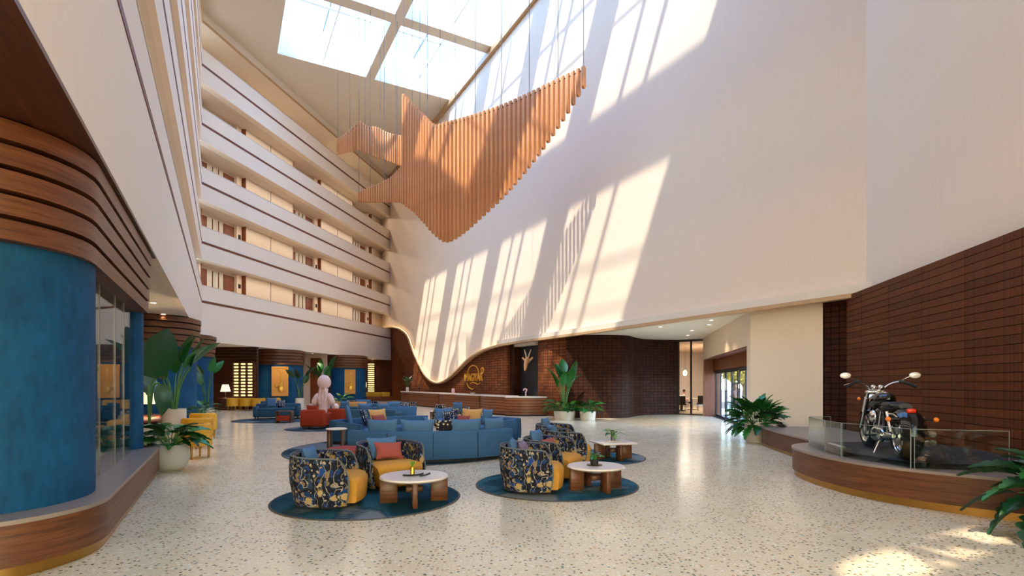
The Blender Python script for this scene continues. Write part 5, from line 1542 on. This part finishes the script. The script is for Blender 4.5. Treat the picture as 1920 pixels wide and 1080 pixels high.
# small things on the reception counter
t = thing('gooseneck_ornament', 'small pink swan-necked ornament on the right counter section', 'ornament', (0.75, 29.0, 1.051))
MB().tube(smooth_path([(0, 0, 0.02), (0, 0, 0.22), (0.05, 0, 0.36), (-0.08, 0, 0.4), (-0.13, 0, 0.3)], 5), 0.035, 8).build('neck', PALEP, t)
MB().lathe([(0, 0), (0.1, 0), (0.1, 0.02), (0, 0.02)], n=16).build('foot', PALEP, t)
t = thing('leaflet_holder', 'small pale box on the counter below the gold sign', 'box', (*P(13.75, 34.0), 1.081), ROT_T)
MB().rbox((0, 0, 0.14), (0.26, 0.16, 0.28), 0.02, 2).build('body', PALEP, t); MB().rbox((0, 0, 0.3), (0.2, 0.1, 0.06), 0.01, 1).build('leaflets', STONEW, t)
t = thing('desk_tray', 'flat dark tray on the counter beside the niche', 'tray', (*P(13.7, 30.3), 1.081), ROT_T)
MB().rbox((0, 0, 0.02), (1.1, 0.32, 0.03), 0.01, 1).build('tray', GREY, t); MB().rbox((0.3, 0, 0.06), (0.3, 0.22, 0.05), 0.01, 1).build('book', STONEW, t)
t = thing('desk_lamp', 'tiny dark post lamp on the longest counter section', 'lamp', (*P(13.75, 41.2), 1.081))
MB().lathe([(0, 0), (0.06, 0), (0.06, 0.02), (0.015, 0.03), (0.015, 0.2), (0, 0.2)], n=12).build('base', CHARC, t); MB().ell((0, 0, 0.27), (0.07, 0.07, 0.09)).build('head', CHARC, t)
# ================================================================ motorcycle on its platform
t = thing('display_platform', 'curved walnut platform with stone top carrying the motorcycle', 'platform', (0, 0, 0))
FR = smooth_path([(8.6, 10.95), (7.2, 10.98), (6.1, 10.9), (5.62, 10.62), (5.36, 10.15), (5.24, 9.5), (5.22, 8.8), (5.36, 8.05), (5.74, 7.4), (6.3, 6.8), (6.85, 6.3), (7.38, 5.85)], 5)
def plat(off):
    out = []
    n = len(FR)
    for i, p in enumerate(FR):
        a = FR[max(i - 1, 0)]; b = FR[min(i + 1, n - 1)]
        dx, dy = b[0] - a[0], b[1] - a[1]; L = math.hypot(dx, dy)
        out.append((p[0] - dy / L * off, p[1] + dx / L * off))
    out[0] = (8.42, out[0][1]); out[-1] = (7.4, out[-1][1])
    return out
MB().prism(plat(0.04), 0, 0.11).build('brass_foot', BRASS, t)
MB().prism(plat(0.0), 0.11, 0.50, True).build('body', WALNUT, t)
MB().prism(plat(-0.012), 0.50, 0.54).build('top', STONE, t)
t2 = thing('wooden_ledge', 'lower walnut ledge with stone top leading to the dense green plant', 'ledge', (0, 0, 0))
LG = [(6.5, 11.02), (6.6, 12.2), (6.75, 13.4), (6.95, 14.6), (7.05, 15.1), (7.3, 15.35), (9.0, 15.1), (8.4, 11.02)]
def lp(k): return [(7.7 + (x - 7.7) * k, 13.0 + (y - 13.0) * k) for x, y in LG]
MB().prism(lp(0.97), 0, 0.08).build('brass_foot', BRASS, t2)
MB().prism(lp(0.99), 0.08, 0.48).build('body', WALNUT, t2)
MB().prism(LG, 0.48, 0.52).build('top', STONE, t2)
t3 = thing('motorcycle_stage', 'black polished stage under the motorcycle', 'stage', (0, 0, 0.541))
BP = [(5.85, 10.35), (5.52, 9.3), (5.46, 8.75), (5.72, 7.62), (6.72, 7.3), (7.5, 7.55), (7.95, 8.9), (7.95, 10.35)]
MB().prism(BP, 0, 0.075).build('slab', BLACK, t3)
MB().prism([(6.8 + (x - 6.8) * 0.97, 8.9 + (y - 8.9) * 0.97) for x, y in BP], 0.075, 0.08).build('top_panel', CHARC, t3)
def glass_panel(label, a, b):
    L = math.hypot(b[0] - a[0], b[1] - a[1]); rz = math.atan2(b[1] - a[1], b[0] - a[0])
    t = thing('glass_barrier', label, 'glass panel', (a[0], a[1], 0.541), rz, 'glass barrier panels')
    MB().bb(0.01, L - 0.01, -0.006, 0.006, 0.0, 0.56).build('pane', PANE2, t)
    MB().bb(0.01, L - 0.01, -0.007, 0.007, 0.56, 0.565).build('polished_edge', EDGE, t)
    for x in (0.006, L - 0.01): MB().bb(x, x + 0.004, -0.006, 0.006, 0.0, 0.56).build('polished_edge', EDGE, t)
EDGE = m_plain('glass_edge', (150, 158, 148), 0.3)
glass_panel('glass barrier panel at the left end of the motorcycle stage', (5.8, 10.42), (5.46, 9.3))
glass_panel('glass barrier panel beside the front wheel and plaque', (5.45, 9.28), (5.4, 8.74))
glass_panel('glass barrier panel beside the rear wheel', (5.4, 8.72), (5.66, 7.56))
glass_panel('glass barrier panel reflecting plants at the right of the stage', (5.68, 7.54), (6.74, 7.22))
glass_panel('narrow return glass panel at the far left of the stage', (6.25, 10.45), (5.82, 10.44))
pq = thing('plaque', 'slim white lettered plaque on the front edge of the black stage', 'plaque', (5.72, 9.42, 0.622), math.atan2(-0.9, -0.2))
MB().rbox((0.0, 0, 0.02), (0.72, 0.12, 0.035), 0.006, 1).build('plate', GREY, pq)
for i in range(9): MB().rbox((-0.3 + i * 0.075, 0, 0.042), (0.055, 0.075, 0.012), 0.004, 1).build('letter_block', STONEW, pq)

bk = thing('motorcycle', 'black and chrome cruiser motorcycle on the black stage, rear towards the camera', 'motorcycle', (5.93, 8.02, 0.6215), math.atan2(0.955, 0.296))
MIRR = m_plain("mirror_face", (236, 222, 214), 0.3, 0.2)
RX = Matrix.Rotation(PI / 2, 4, 'X')
def wheel(name, x, r, w, rim):
    c = Matrix.Translation((x, 0, r)) @ RX
    tw = w / 2
    ty = MB().lathe([(rim, -tw * 0.75), (rim + 0.02, -tw * 0.95), (r - 0.05, -tw), (r - 0.012, -tw * 0.72), (r, -tw * 0.25), (r, tw * 0.25), (r - 0.012, tw * 0.72), (r - 0.05, tw), (rim + 0.02, tw * 0.95), (rim, tw * 0.75), (rim, -tw * 0.75)], n=40, mat=c).build(name, RUBBER, bk)
    MB().lathe([(rim - 0.025, -tw * 0.6), (rim + 0.012, -tw * 0.86), (rim + 0.012, tw * 0.86), (rim - 0.025, tw * 0.6), (rim - 0.025, -tw * 0.6)], n=40, mat=c).build('rim', CHROME, ty)
    MB().lathe([(0, -tw * 0.9), (0.05, -tw * 0.9), (0.06, 0), (0.05, tw * 0.9), (0, tw * 0.9)], n=16, mat=c).build('hub', CHROME, ty)
    sp = MB()
    for k in range(9):
        a = 2 * PI * k / 9
        for q in (-0.12, 0.12):
            sp.tube([(0.05 * math.cos(a), 0.05 * math.sin(a), tw * 0.5), (rim * math.cos(a + q), rim * math.sin(a + q), tw * 0.3)], 0.011, 5, mat=c)
    sp.build('spokes', CHROME, ty)
    MB().lathe([(0.07, -tw * 0.95), (0.14, -tw * 0.95), (0.14, -tw * 0.9), (0.07, -tw * 0.9), (0.07, -tw * 0.95)], n=28, mat=c).build('brake_disc', STEEL, ty)
wheel('rear_tyre', 0.0, 0.325, 0.26, 0.215)
wheel('front_tyre', 1.66, 0.33, 0.14, 0.235)
def fender(name, x, zc, r, w, d0, d1, mat, drop=0.05):
    prof = []
    for i in range(9):
        f = -1 + 2 * i / 8
        prof.append((r - drop * abs(f) ** 2.5, f * w / 2))
    prof += [(p[0] - 0.012, p[1] * 0.97) for p in prof[::-1]]
    k = len(prof); vs = []; fs = []; n = 18
    for i in range(n + 1):
        a = rad(d0) + rad(d1 - d0) * i / n
        for (rr, y) in prof: vs.append((x + rr * math.cos(a), y, zc + rr * math.sin(a)))
    for i in range(n):
        for q in range(k): fs.append((i * k + q, (i + 1) * k + q, (i + 1) * k + (q + 1) % k, i * k + (q + 1) % k))
    fs += [tuple(range(k)), tuple(range(n * k, n * k + k))[::-1]]
    return MB().add(vs, fs, True).build(name, mat, bk)
rf = fender('rear_fender', 0.02, 0.35, 0.41, 0.31, 50, 178, BLACK, 0.07)
fender('front_fender', 1.66, 0.33, 0.385, 0.17, 40, 165, BLACK, 0.05)
# tank, seat
MB().ell((0, 0, 0), (0.34, 0.17, 0.15), 24, 14, Matrix.Translation((0.98, 0, 0.83)) @ Matrix.Rotation(0.16, 4, 'Y')).build('fuel_tank', BLACK, bk)
MB().rbox((0.98, 0, 0.965), (0.4, 0.07, 0.05), 0.02, 2).build('tank_console', CHROME, bk)
MB().tube(smooth_path([(0.74, 0, 0.76), (0.56, 0, 0.70), (0.34, 0, 0.72), (0.18, 0, 0.79), (0.02, 0, 0.8)], 5), [0.09 + 0.06 * math.sin(PI * min(1, i / 10)) for i in range(21)], 14, mat=Matrix.Translation((0, 0, 0.38)) @ Matrix.Scale(0.5, 4, (0, 0, 1))).build('seat', LEATHER, bk)
MB().rbox((0.42, 0, 0.79), (0.36, 0.3, 0.09), 0.04, 3).build('seat_pad', LEATHER, bk)
# engine
en = MB().rbox((0.78, 0, 0.33), (0.46, 0.24, 0.26), 0.06, 3).build('crankcase', STEEL, bk)
for (x, lean, nm) in ((0.72, -0.36, 'rear_cylinder'), (0.92, 0.36, 'front_cylinder')):
    m = Matrix.Translation((x - 0.02, 0, 0.42)) @ Matrix.Rotation(lean, 4, 'Y')
    cyl = MB().lathe([(0, 0), (0.07, 0), (0.07, 0.26), (0, 0.26)], n=16, mat=m).build(nm, CHARC, bk)
    for k in range(7):
        MB().rbox((0, 0, 0.05 + k * 0.032), (0.18, 0.2, 0.012), 0.004, 1, m).build('fin', STEEL, cyl)
    MB().rbox((0, 0, 0.29), (0.16, 0.17, 0.07), 0.03, 2, m).build('rocker_cover', CHROME, cyl)
    MB().tube([(0.03, 0.13, 0.0), (0.03, 0.13, 0.27)], 0.013, 8, mat=m).build('pushrod_tube', CHROME, cyl)
MB().ell((0, 0, 0), (0.3, 0.05, 0.12), 24, 10, Matrix.Translation((0.72, 0.15, 0.31))).build('primary_cover', CHROME, bk)
MB().ell((0, 0, 0), (0.11, 0.06, 0.11), 20, 10, Matrix.Translation((0.84, 0.17, 0.58))).build('air_cleaner', CHROME, bk)
MB().lathe([(0, 0), (0.085, 0), (0.085, 0.02), (0.05, 0.03), (0, 0.03)], n=24, mat=Matrix.Translation((0.5, 0.19, 0.31)) @ Matrix.Rotation(-PI / 2, 4, 'X')).build('clutch_cover', CHROME, bk)
# exhaust on both sides of the rear wheel
for (s, z) in ((-1, 0.24), (-1, 0.36)):
    MB().tube(smooth_path([(0.98, s * 0.1, 0.5), (1.06, s * 0.17, 0.4), (0.95, s * 0.2, z), (0.6, s * 0.21, z), (0.1, s * 0.23, z + 0.02), (-0.26, s * 0.24, z + 0.03)], 5), [0.024] * 14 + [0.044] * 12, 12).build('exhaust_pipe', CHROME, bk)
MB().tube([(0.62, 0.15, 0.29), (0.3, 0.17, 0.3), (0.02, 0.165, 0.33)], 0.032, 10).build('swingarm', CHROME, bk)
MB().tube([(0.62, -0.12, 0.29), (0.02, -0.145, 0.33)], 0.03, 10).build('swingarm', CHROME, bk)
MB().rbox((0.33, 0.175, 0.34), (0.5, 0.02, 0.05), 0.01, 1).build('belt_guard', CHROME, bk)
for s in (-1, 1):
    MB().tube([(0.12, s * 0.15, 0.38), (0.3, s * 0.15, 0.68)], 0.032, 10).build('shock', CHROME, bk)
    MB().tube([(0.38, s * 0.12, 0.66), (0.0, s * 0.165, 0.66), (-0.16, s * 0.165, 0.62)], 0.016, 8).build('fender_strut', CHROME, bk)
# frame
for s in (-1, 1):
    MB().tube(smooth_path([(1.36, s * 0.03, 0.86), (1.26, s * 0.1, 0.5), (1.1, s * 0.12, 0.22), (0.6, s * 0.12, 0.2), (0.5, s * 0.12, 0.42), (0.62, s * 0.1, 0.68), (1.2, s * 0.05, 0.86)], 4), 0.02, 8).build('frame_tube', BLACK, bk)
# front end
for s in (-1, 1):
    MB().tube([(1.30, s * 0.11, 1.0), (1.48, s * 0.11, 0.66), (1.66, s * 0.11, 0.33)], [0.026, 0.026, 0.032], 10).build('fork', CHROME, bk)
    MB().tube([(1.37, s * 0.11, 0.88), (1.50, s * 0.11, 0.63)], 0.042, 12).build('fork_cover', CHROME, bk)
MB().rbox((1.3, 0, 0.98), (0.12, 0.3, 0.05), 0.02, 2).build('triple_clamp', CHROME, bk)
MB().ell((1.47, 0, 0.85), (0.11, 0.1, 0.1), 18, 12).build('headlight', CHROME, bk)
hb = MB().tube(smooth_path([(1.06, -0.46, 1.10), (1.13, -0.34, 1.16), (1.22, -0.2, 1.12), (1.28, -0.07, 1.02), (1.28, 0.07, 1.02), (1.22, 0.2, 1.12), (1.13, 0.34, 1.16), (1.06, 0.46, 1.10)], 5), 0.017, 8).build('handlebar', CHROME, bk)
for s in (-1, 1):
    MB().tube([(1.12, s * 0.36, 1.15), (1.03, s * 0.51, 1.07)], 0.026, 10).build('grip', RUBBER, hb)
    MB().tube([(1.16, s * 0.34, 1.15), (1.12, s * 0.53, 1.10)], 0.009, 6).build('lever', CHROME, hb)
    MB().rbox((1.14, s * 0.33, 1.16), (0.07, 0.08, 0.06), 0.015, 1).build('switch_box', CHARC, hb)
    MB().tube(smooth_path([(1.15, s * 0.33, 1.18), (1.14, s * 0.4, 1.22), (1.12, s * 0.48, 1.26)], 4), 0.008, 6).build('mirror_stalk', CHROME, hb)
    MB().ell((0, 0, 0), (0.02, 0.085, 0.052), 18, 10, Matrix.Translation((1.11, s * 0.51, 1.265))).build('mirror', MIRR, hb)
    MB().ell((0, 0, 0), (0.035, 0.03, 0.03), 12, 8, Matrix.Translation((1.38, s * 0.23, 0.86))).build('front_indicator', SIGNAL, bk)
MIRR2 = None
for k in range(2): MB().lathe([(0, 0), (0.045, 0), (0.045, 0.05), (0.035, 0.06), (0, 0.06)], n=18, mat=Matrix.Translation((1.22, -0.055 + 0.11 * k, 1.04)) @ Matrix.Rotation(-0.5, 4, 'Y')).build('gauge', CHROME, hb)
# rear lights
MB().tube([(-0.18, -0.29, 0.60), (-0.18, 0.29, 0.60)], 0.014, 8).build('indicator_bar', BLACK, bk)
for s in (-1, 1):
    MB().ell((-0.2, s * 0.3, 0.6), (0.045, 0.036, 0.036), 14, 10).build('rear_indicator', SIGNAL, bk)
tl = MB().rbox((0, 0, 0), (0.06, 0.12, 0.07), 0.02, 2, Matrix.Translation((-0.17, 0, 0.72)) @ Matrix.Rotation(-0.5, 4, 'Y')).build('tail_light', TAIL, bk)
MB().rbox((0.86, 0.22, 0.27), (0.1, 0.16, 0.03), 0.01, 1).build('footpeg', RUBBER, bk)
MB().rbox((0.86, -0.22, 0.27), (0.1, 0.16, 0.03), 0.01, 1).build('footpeg', RUBBER, bk)
MB().tube([(0.66, 0.14, 0.2), (0.6, 0.24, 0.0)], 0.015, 8).build('side_stand', CHROME, bk)
# ================================================================ beyond the glass: restaurant and terrace
seg_wall('wall_restaurant_back', (15.5, 42.5), (9.0, 42.5), 0, S, 0.15, CURTW)
seg_wall('wall_restaurant_left', (9.0, 42.5), (9.0, 30.4), 0, S, 0.15, WALNUT)
seg_wall('wall_restaurant_right', (10.75, 29.2), (15.5, 42.5), 0, S, 0.15, PINK)
t = thing('bar_cabinet', 'brown bar cabinet at the back of the glazed restaurant', 'cabinet', (11.35, 40.0, 0))
MB().rbox((0, 0, 1.3), (1.7, 0.4, 2.6), 0.02, 1).build('body', WALNUT, t)
for k in range(3): MB().rbox((-0.55 + 0.55 * k, -0.21, 1.7), (0.5, 0.03, 1.4), 0.01, 1).build('door', GOLDPANEL, t)
for (x, y, lab) in ((10.75, 35.0, 'left'), (11.55, 35.6, 'right')):
    t = thing('pendant_lamp', 'glass globe pendant in the restaurant, ' + lab + ' of the two', 'lamp', (x, y, 0))
    MB().tube([(0, 0, 2.6), (0, 0, S)], 0.01, 5).build('cord', CHARC, t)
    MB().ell((0, 0, 2.45), (0.13, 0.13, 0.2), 14, 10).build('globe', LED, t)
def rest_table(lab, x, y):
    t = thing('dining_table', lab, 'table', (x, y, 0))
    MB().lathe([(0, 0.72), (0.5, 0.72), (0.5, 0.76), (0, 0.76)], n=28).build('top', STONEW, t)
    MB().lathe([(0, 0), (0.28, 0), (0.28, 0.03), (0.05, 0.05), (0.05, 0.72), (0, 0.72)], n=20).build('pedestal', CHARC, t)
rest_table('round dining table behind the left restaurant pane', 10.85, 34.2)
rest_table('round dining table behind the right restaurant pane', 12.0, 35.6)
def dining_chair(lab, x, y, dg, m=DARKCL):
    t = thing('dining_chair', lab, 'chair', (x, y, 0), rad(dg))
    MB().rbox((0, 0, 0.46), (0.46, 0.46, 0.08), 0.03, 2).build('seat', m, t)
    MB().rbox((-0.2, 0, 0.72), (0.07, 0.44, 0.5), 0.03, 2).build('backrest', m, t)
    for (a, b) in ((-1, -1), (-1, 1), (1, -1), (1, 1)): MB().tube([(a * 0.19, b * 0.19, 0), (a * 0.18, b * 0.18, 0.43)], 0.018, 6).build('leg', CHARC, t)
dining_chair('dark dining chair behind the left restaurant pane', 10.55, 33.3, 90)
dining_chair('dark dining chair behind the right restaurant pane', 12.1, 34.2, 80)
dining_chair('white dining chair under the seated person', 11.3, 35.0, 0, SHIRT)

def skin_part(name, verts, edges, radii, mat, parent):
    me = bpy.data.meshes.new(name); me.from_pydata(verts, edges, []); me.materials.append(mat)
    o = bpy.data.objects.new(name, me); C.objects.link(o); o.parent = parent
    sk = o.modifiers.new('skin', 'SKIN'); sk.use_smooth_shade = True
    sv = me.skin_vertices[0].data if me.skin_vertices else None
    if sv is None:
        bm = bmesh.new(); bm.from_mesh(me); bm.verts.layers.skin.verify(); bm.to_mesh(me); bm.free()
        sv = me.skin_vertices[0].data
    for i, r in enumerate(radii):
        sv[i].radius = (r, r); sv[i].use_root = (i == 0)
    sb = o.modifiers.new('sub', 'SUBSURF'); sb.levels = 1; sb.render_levels = 1
    return o
def person(label, x, y, dg, sit=False, top=SHIRT, legs=DARKCL, stride=0.0):
    t = thing('person', label, 'person', (x, y, 0), rad(dg))
    if sit:
        hp = 0.52
        kn = [(0.42, s * 0.12, 0.5) for s in (-1, 1)]; an = [(0.44, s * 0.12, 0.08) for s in (-1, 1)]; to = [(0.56, s * 0.12, 0.05) for s in (-1, 1)]
    else:
        hp = 0.95
        kn = [(0.08 + s * stride, s * 0.1, 0.52) for s in (-1, 1)]; an = [(0.0 + 2 * s * stride, s * 0.1, 0.09) for s in (-1, 1)]; to = [(0.13 + 2 * s * stride, s * 0.1, 0.05) for s in (-1, 1)]
    b = hp
    V = [(0, 0, b), (0, 0, b + 0.25), (0.01, 0, b + 0.45), (0.02, 0, b + 0.58), (0.03, 0, b + 0.7), (0.04, 0, b + 0.78)]
    E = [(0, 1), (1, 2), (2, 3), (3, 4), (4, 5)]; Rr = [0.13, 0.125, 0.13, 0.06, 0.085, 0.07]
    for i, s in enumerate((-1, 1)):
        k = len(V)
        V += [(0.0, s * 0.18, b + 0.5), (0.03, s * 0.24, b + 0.24), (0.2, s * 0.2, b + 0.12), (0.28, s * 0.18, b + 0.12)]
        E += [(2, k), (k, k + 1), (k + 1, k + 2), (k + 2, k + 3)]; Rr += [0.06, 0.045, 0.035, 0.03]
    for i, s in enumerate((-1, 1)):
        k = len(V)
        V += [(0.02, s * 0.1, b - 0.06), kn[i], an[i], to[i]]
        E += [(0, k), (k, k + 1), (k + 1, k + 2), (k + 2, k + 3)]; Rr += [0.09, 0.06, 0.04, 0.035]
    skin_part('body', V, E, Rr, SKIN, t)
    V2 = [(0, 0, b + 0.02), (0, 0, b + 0.25), (0.01, 0, b + 0.46)]; E2 = [(0, 1), (1, 2)]; R2 = [0.145, 0.14, 0.145]
    for s in (-1, 1):
        k = len(V2); V2 += [(0.0, s * 0.18, b + 0.5), (0.03, s * 0.24, b + 0.26)]; E2 += [(2, k), (k, k + 1)]; R2 += [0.075, 0.06]
    skin_part('shirt', V2, E2, R2, top, t)
    V3 = [(0, 0, b)]; E3 = []; R3 = [0.14]
    for i, s in enumerate((-1, 1)):
        k = len(V3); V3 += [(0.02, s * 0.1, b - 0.06), kn[i], an[i]]; E3 += [(0, k), (k, k + 1), (k + 1, k + 2)]; R3 += [0.1, 0.07, 0.055]
    skin_part('trousers', V3, E3, R3, legs, t)
    MB().ell((0.01, 0, b + 0.76), (0.095, 0.085, 0.09), 12, 8).build('hair', DARKCL, t)
    return t
person('person in a white shirt seated behind the right restaurant pane', 11.3, 35.05, -20, True)
person('person in dark clothes standing behind the left restaurant pane', 10.5, 34.6, -80, False, SHIRT)
person('person in a pale top and dark trousers walking on the terrace', 11.6, 27.6, 200, False, PALEP, DARKCL, 0.08)
# terrace
struct(MB().bb(8.8, 60, 5, 120, -0.24, -0.02).build('floor_terrace', PAVE))
def tree(label, x, y, h, r, seed, m):
    t = thing('terrace_tree', label, 'tree', (x, y, -0.02))
    rd = random.Random(seed)
    MB().tube([(0, 0, 0), (0.05, 0, h * 0.4), (0, 0.05, h * 0.7)], [0.16, 0.12, 0.06], 8).build('trunk', BARK, t)
    for k in range(5):
        a = 2.4 * k; MB().tube([(0, 0, h * 0.35), (r * 0.5 * math.cos(a), r * 0.5 * math.sin(a), h * 0.7)], [0.06, 0.02], 6).build('branch', BARK, t)
    mb = MB()
    for k in range(900):
        th = rd.uniform(0, 2 * PI); ph = math.acos(rd.uniform(-1, 1)); q = r * rd.uniform(0.5, 1.0) ** 0.5
        c = Vector((q * math.sin(ph) * math.cos(th), q * math.sin(ph) * math.sin(th), h * 0.68 + q * 0.8 * math.cos(ph)))
        u_ = Vector((rd.gauss(0, 1), rd.gauss(0, 1), rd.gauss(0, 1))).normalized(); w_ = u_.cross(Vector((rd.gauss(0, 1), rd.gauss(0, 1), 1))).normalized()
        s = rd.uniform(0.14, 0.26)
        mb.add([c - u_ * s, c + w_ * s * 0.5, c + u_ * s, c - w_ * s * 0.5], [(0, 1, 2, 3)])
    tag(mb.build('foliage', m, t), kind='stuff')
LEAFY = m_leaf('leaf_autumn', (120, 120, 24), (214, 190, 70), 0.6)
tree('yellow-green tree on the terrace, left through the sliding doors', 16.0, 38.5, 5.0, 1.7, 61, LEAFY)
tree('yellow-green tree on the terrace, middle through the sliding doors', 14.6, 33.6, 4.2, 1.4, 62, LEAFY)
tree('yellow-green tree on the terrace, right through the sliding doors', 19.2, 43.5, 5.4, 2.2, 63, LEAFY)
for (lab, x, y) in (('terrace table with white cloth, nearer', 12.0, 29.4), ('terrace table with white cloth, further', 13.3, 31.6)):
    t = thing('terrace_table', lab, 'table', (x, y, -0.02))
    MB().lathe([(0, 0.73), (0.5, 0.73), (0.52, 0.4), (0.5, 0.4), (0.48, 0.76), (0, 0.76)], n=24).build('cloth', SHIRT, t)
    MB().lathe([(0, 0), (0.3, 0), (0.3, 0.03), (0.05, 0.05), (0.05, 0.73), (0, 0.73)], n=16).build('pedestal', CHARC, t)
lamp('restaurant_light', 'AREA', (11.4, 36.0, 4.1), 130, (1, 0.88, 0.76), (0, 0, 0), shape='RECTANGLE', size=2.5, size_y=6.0)
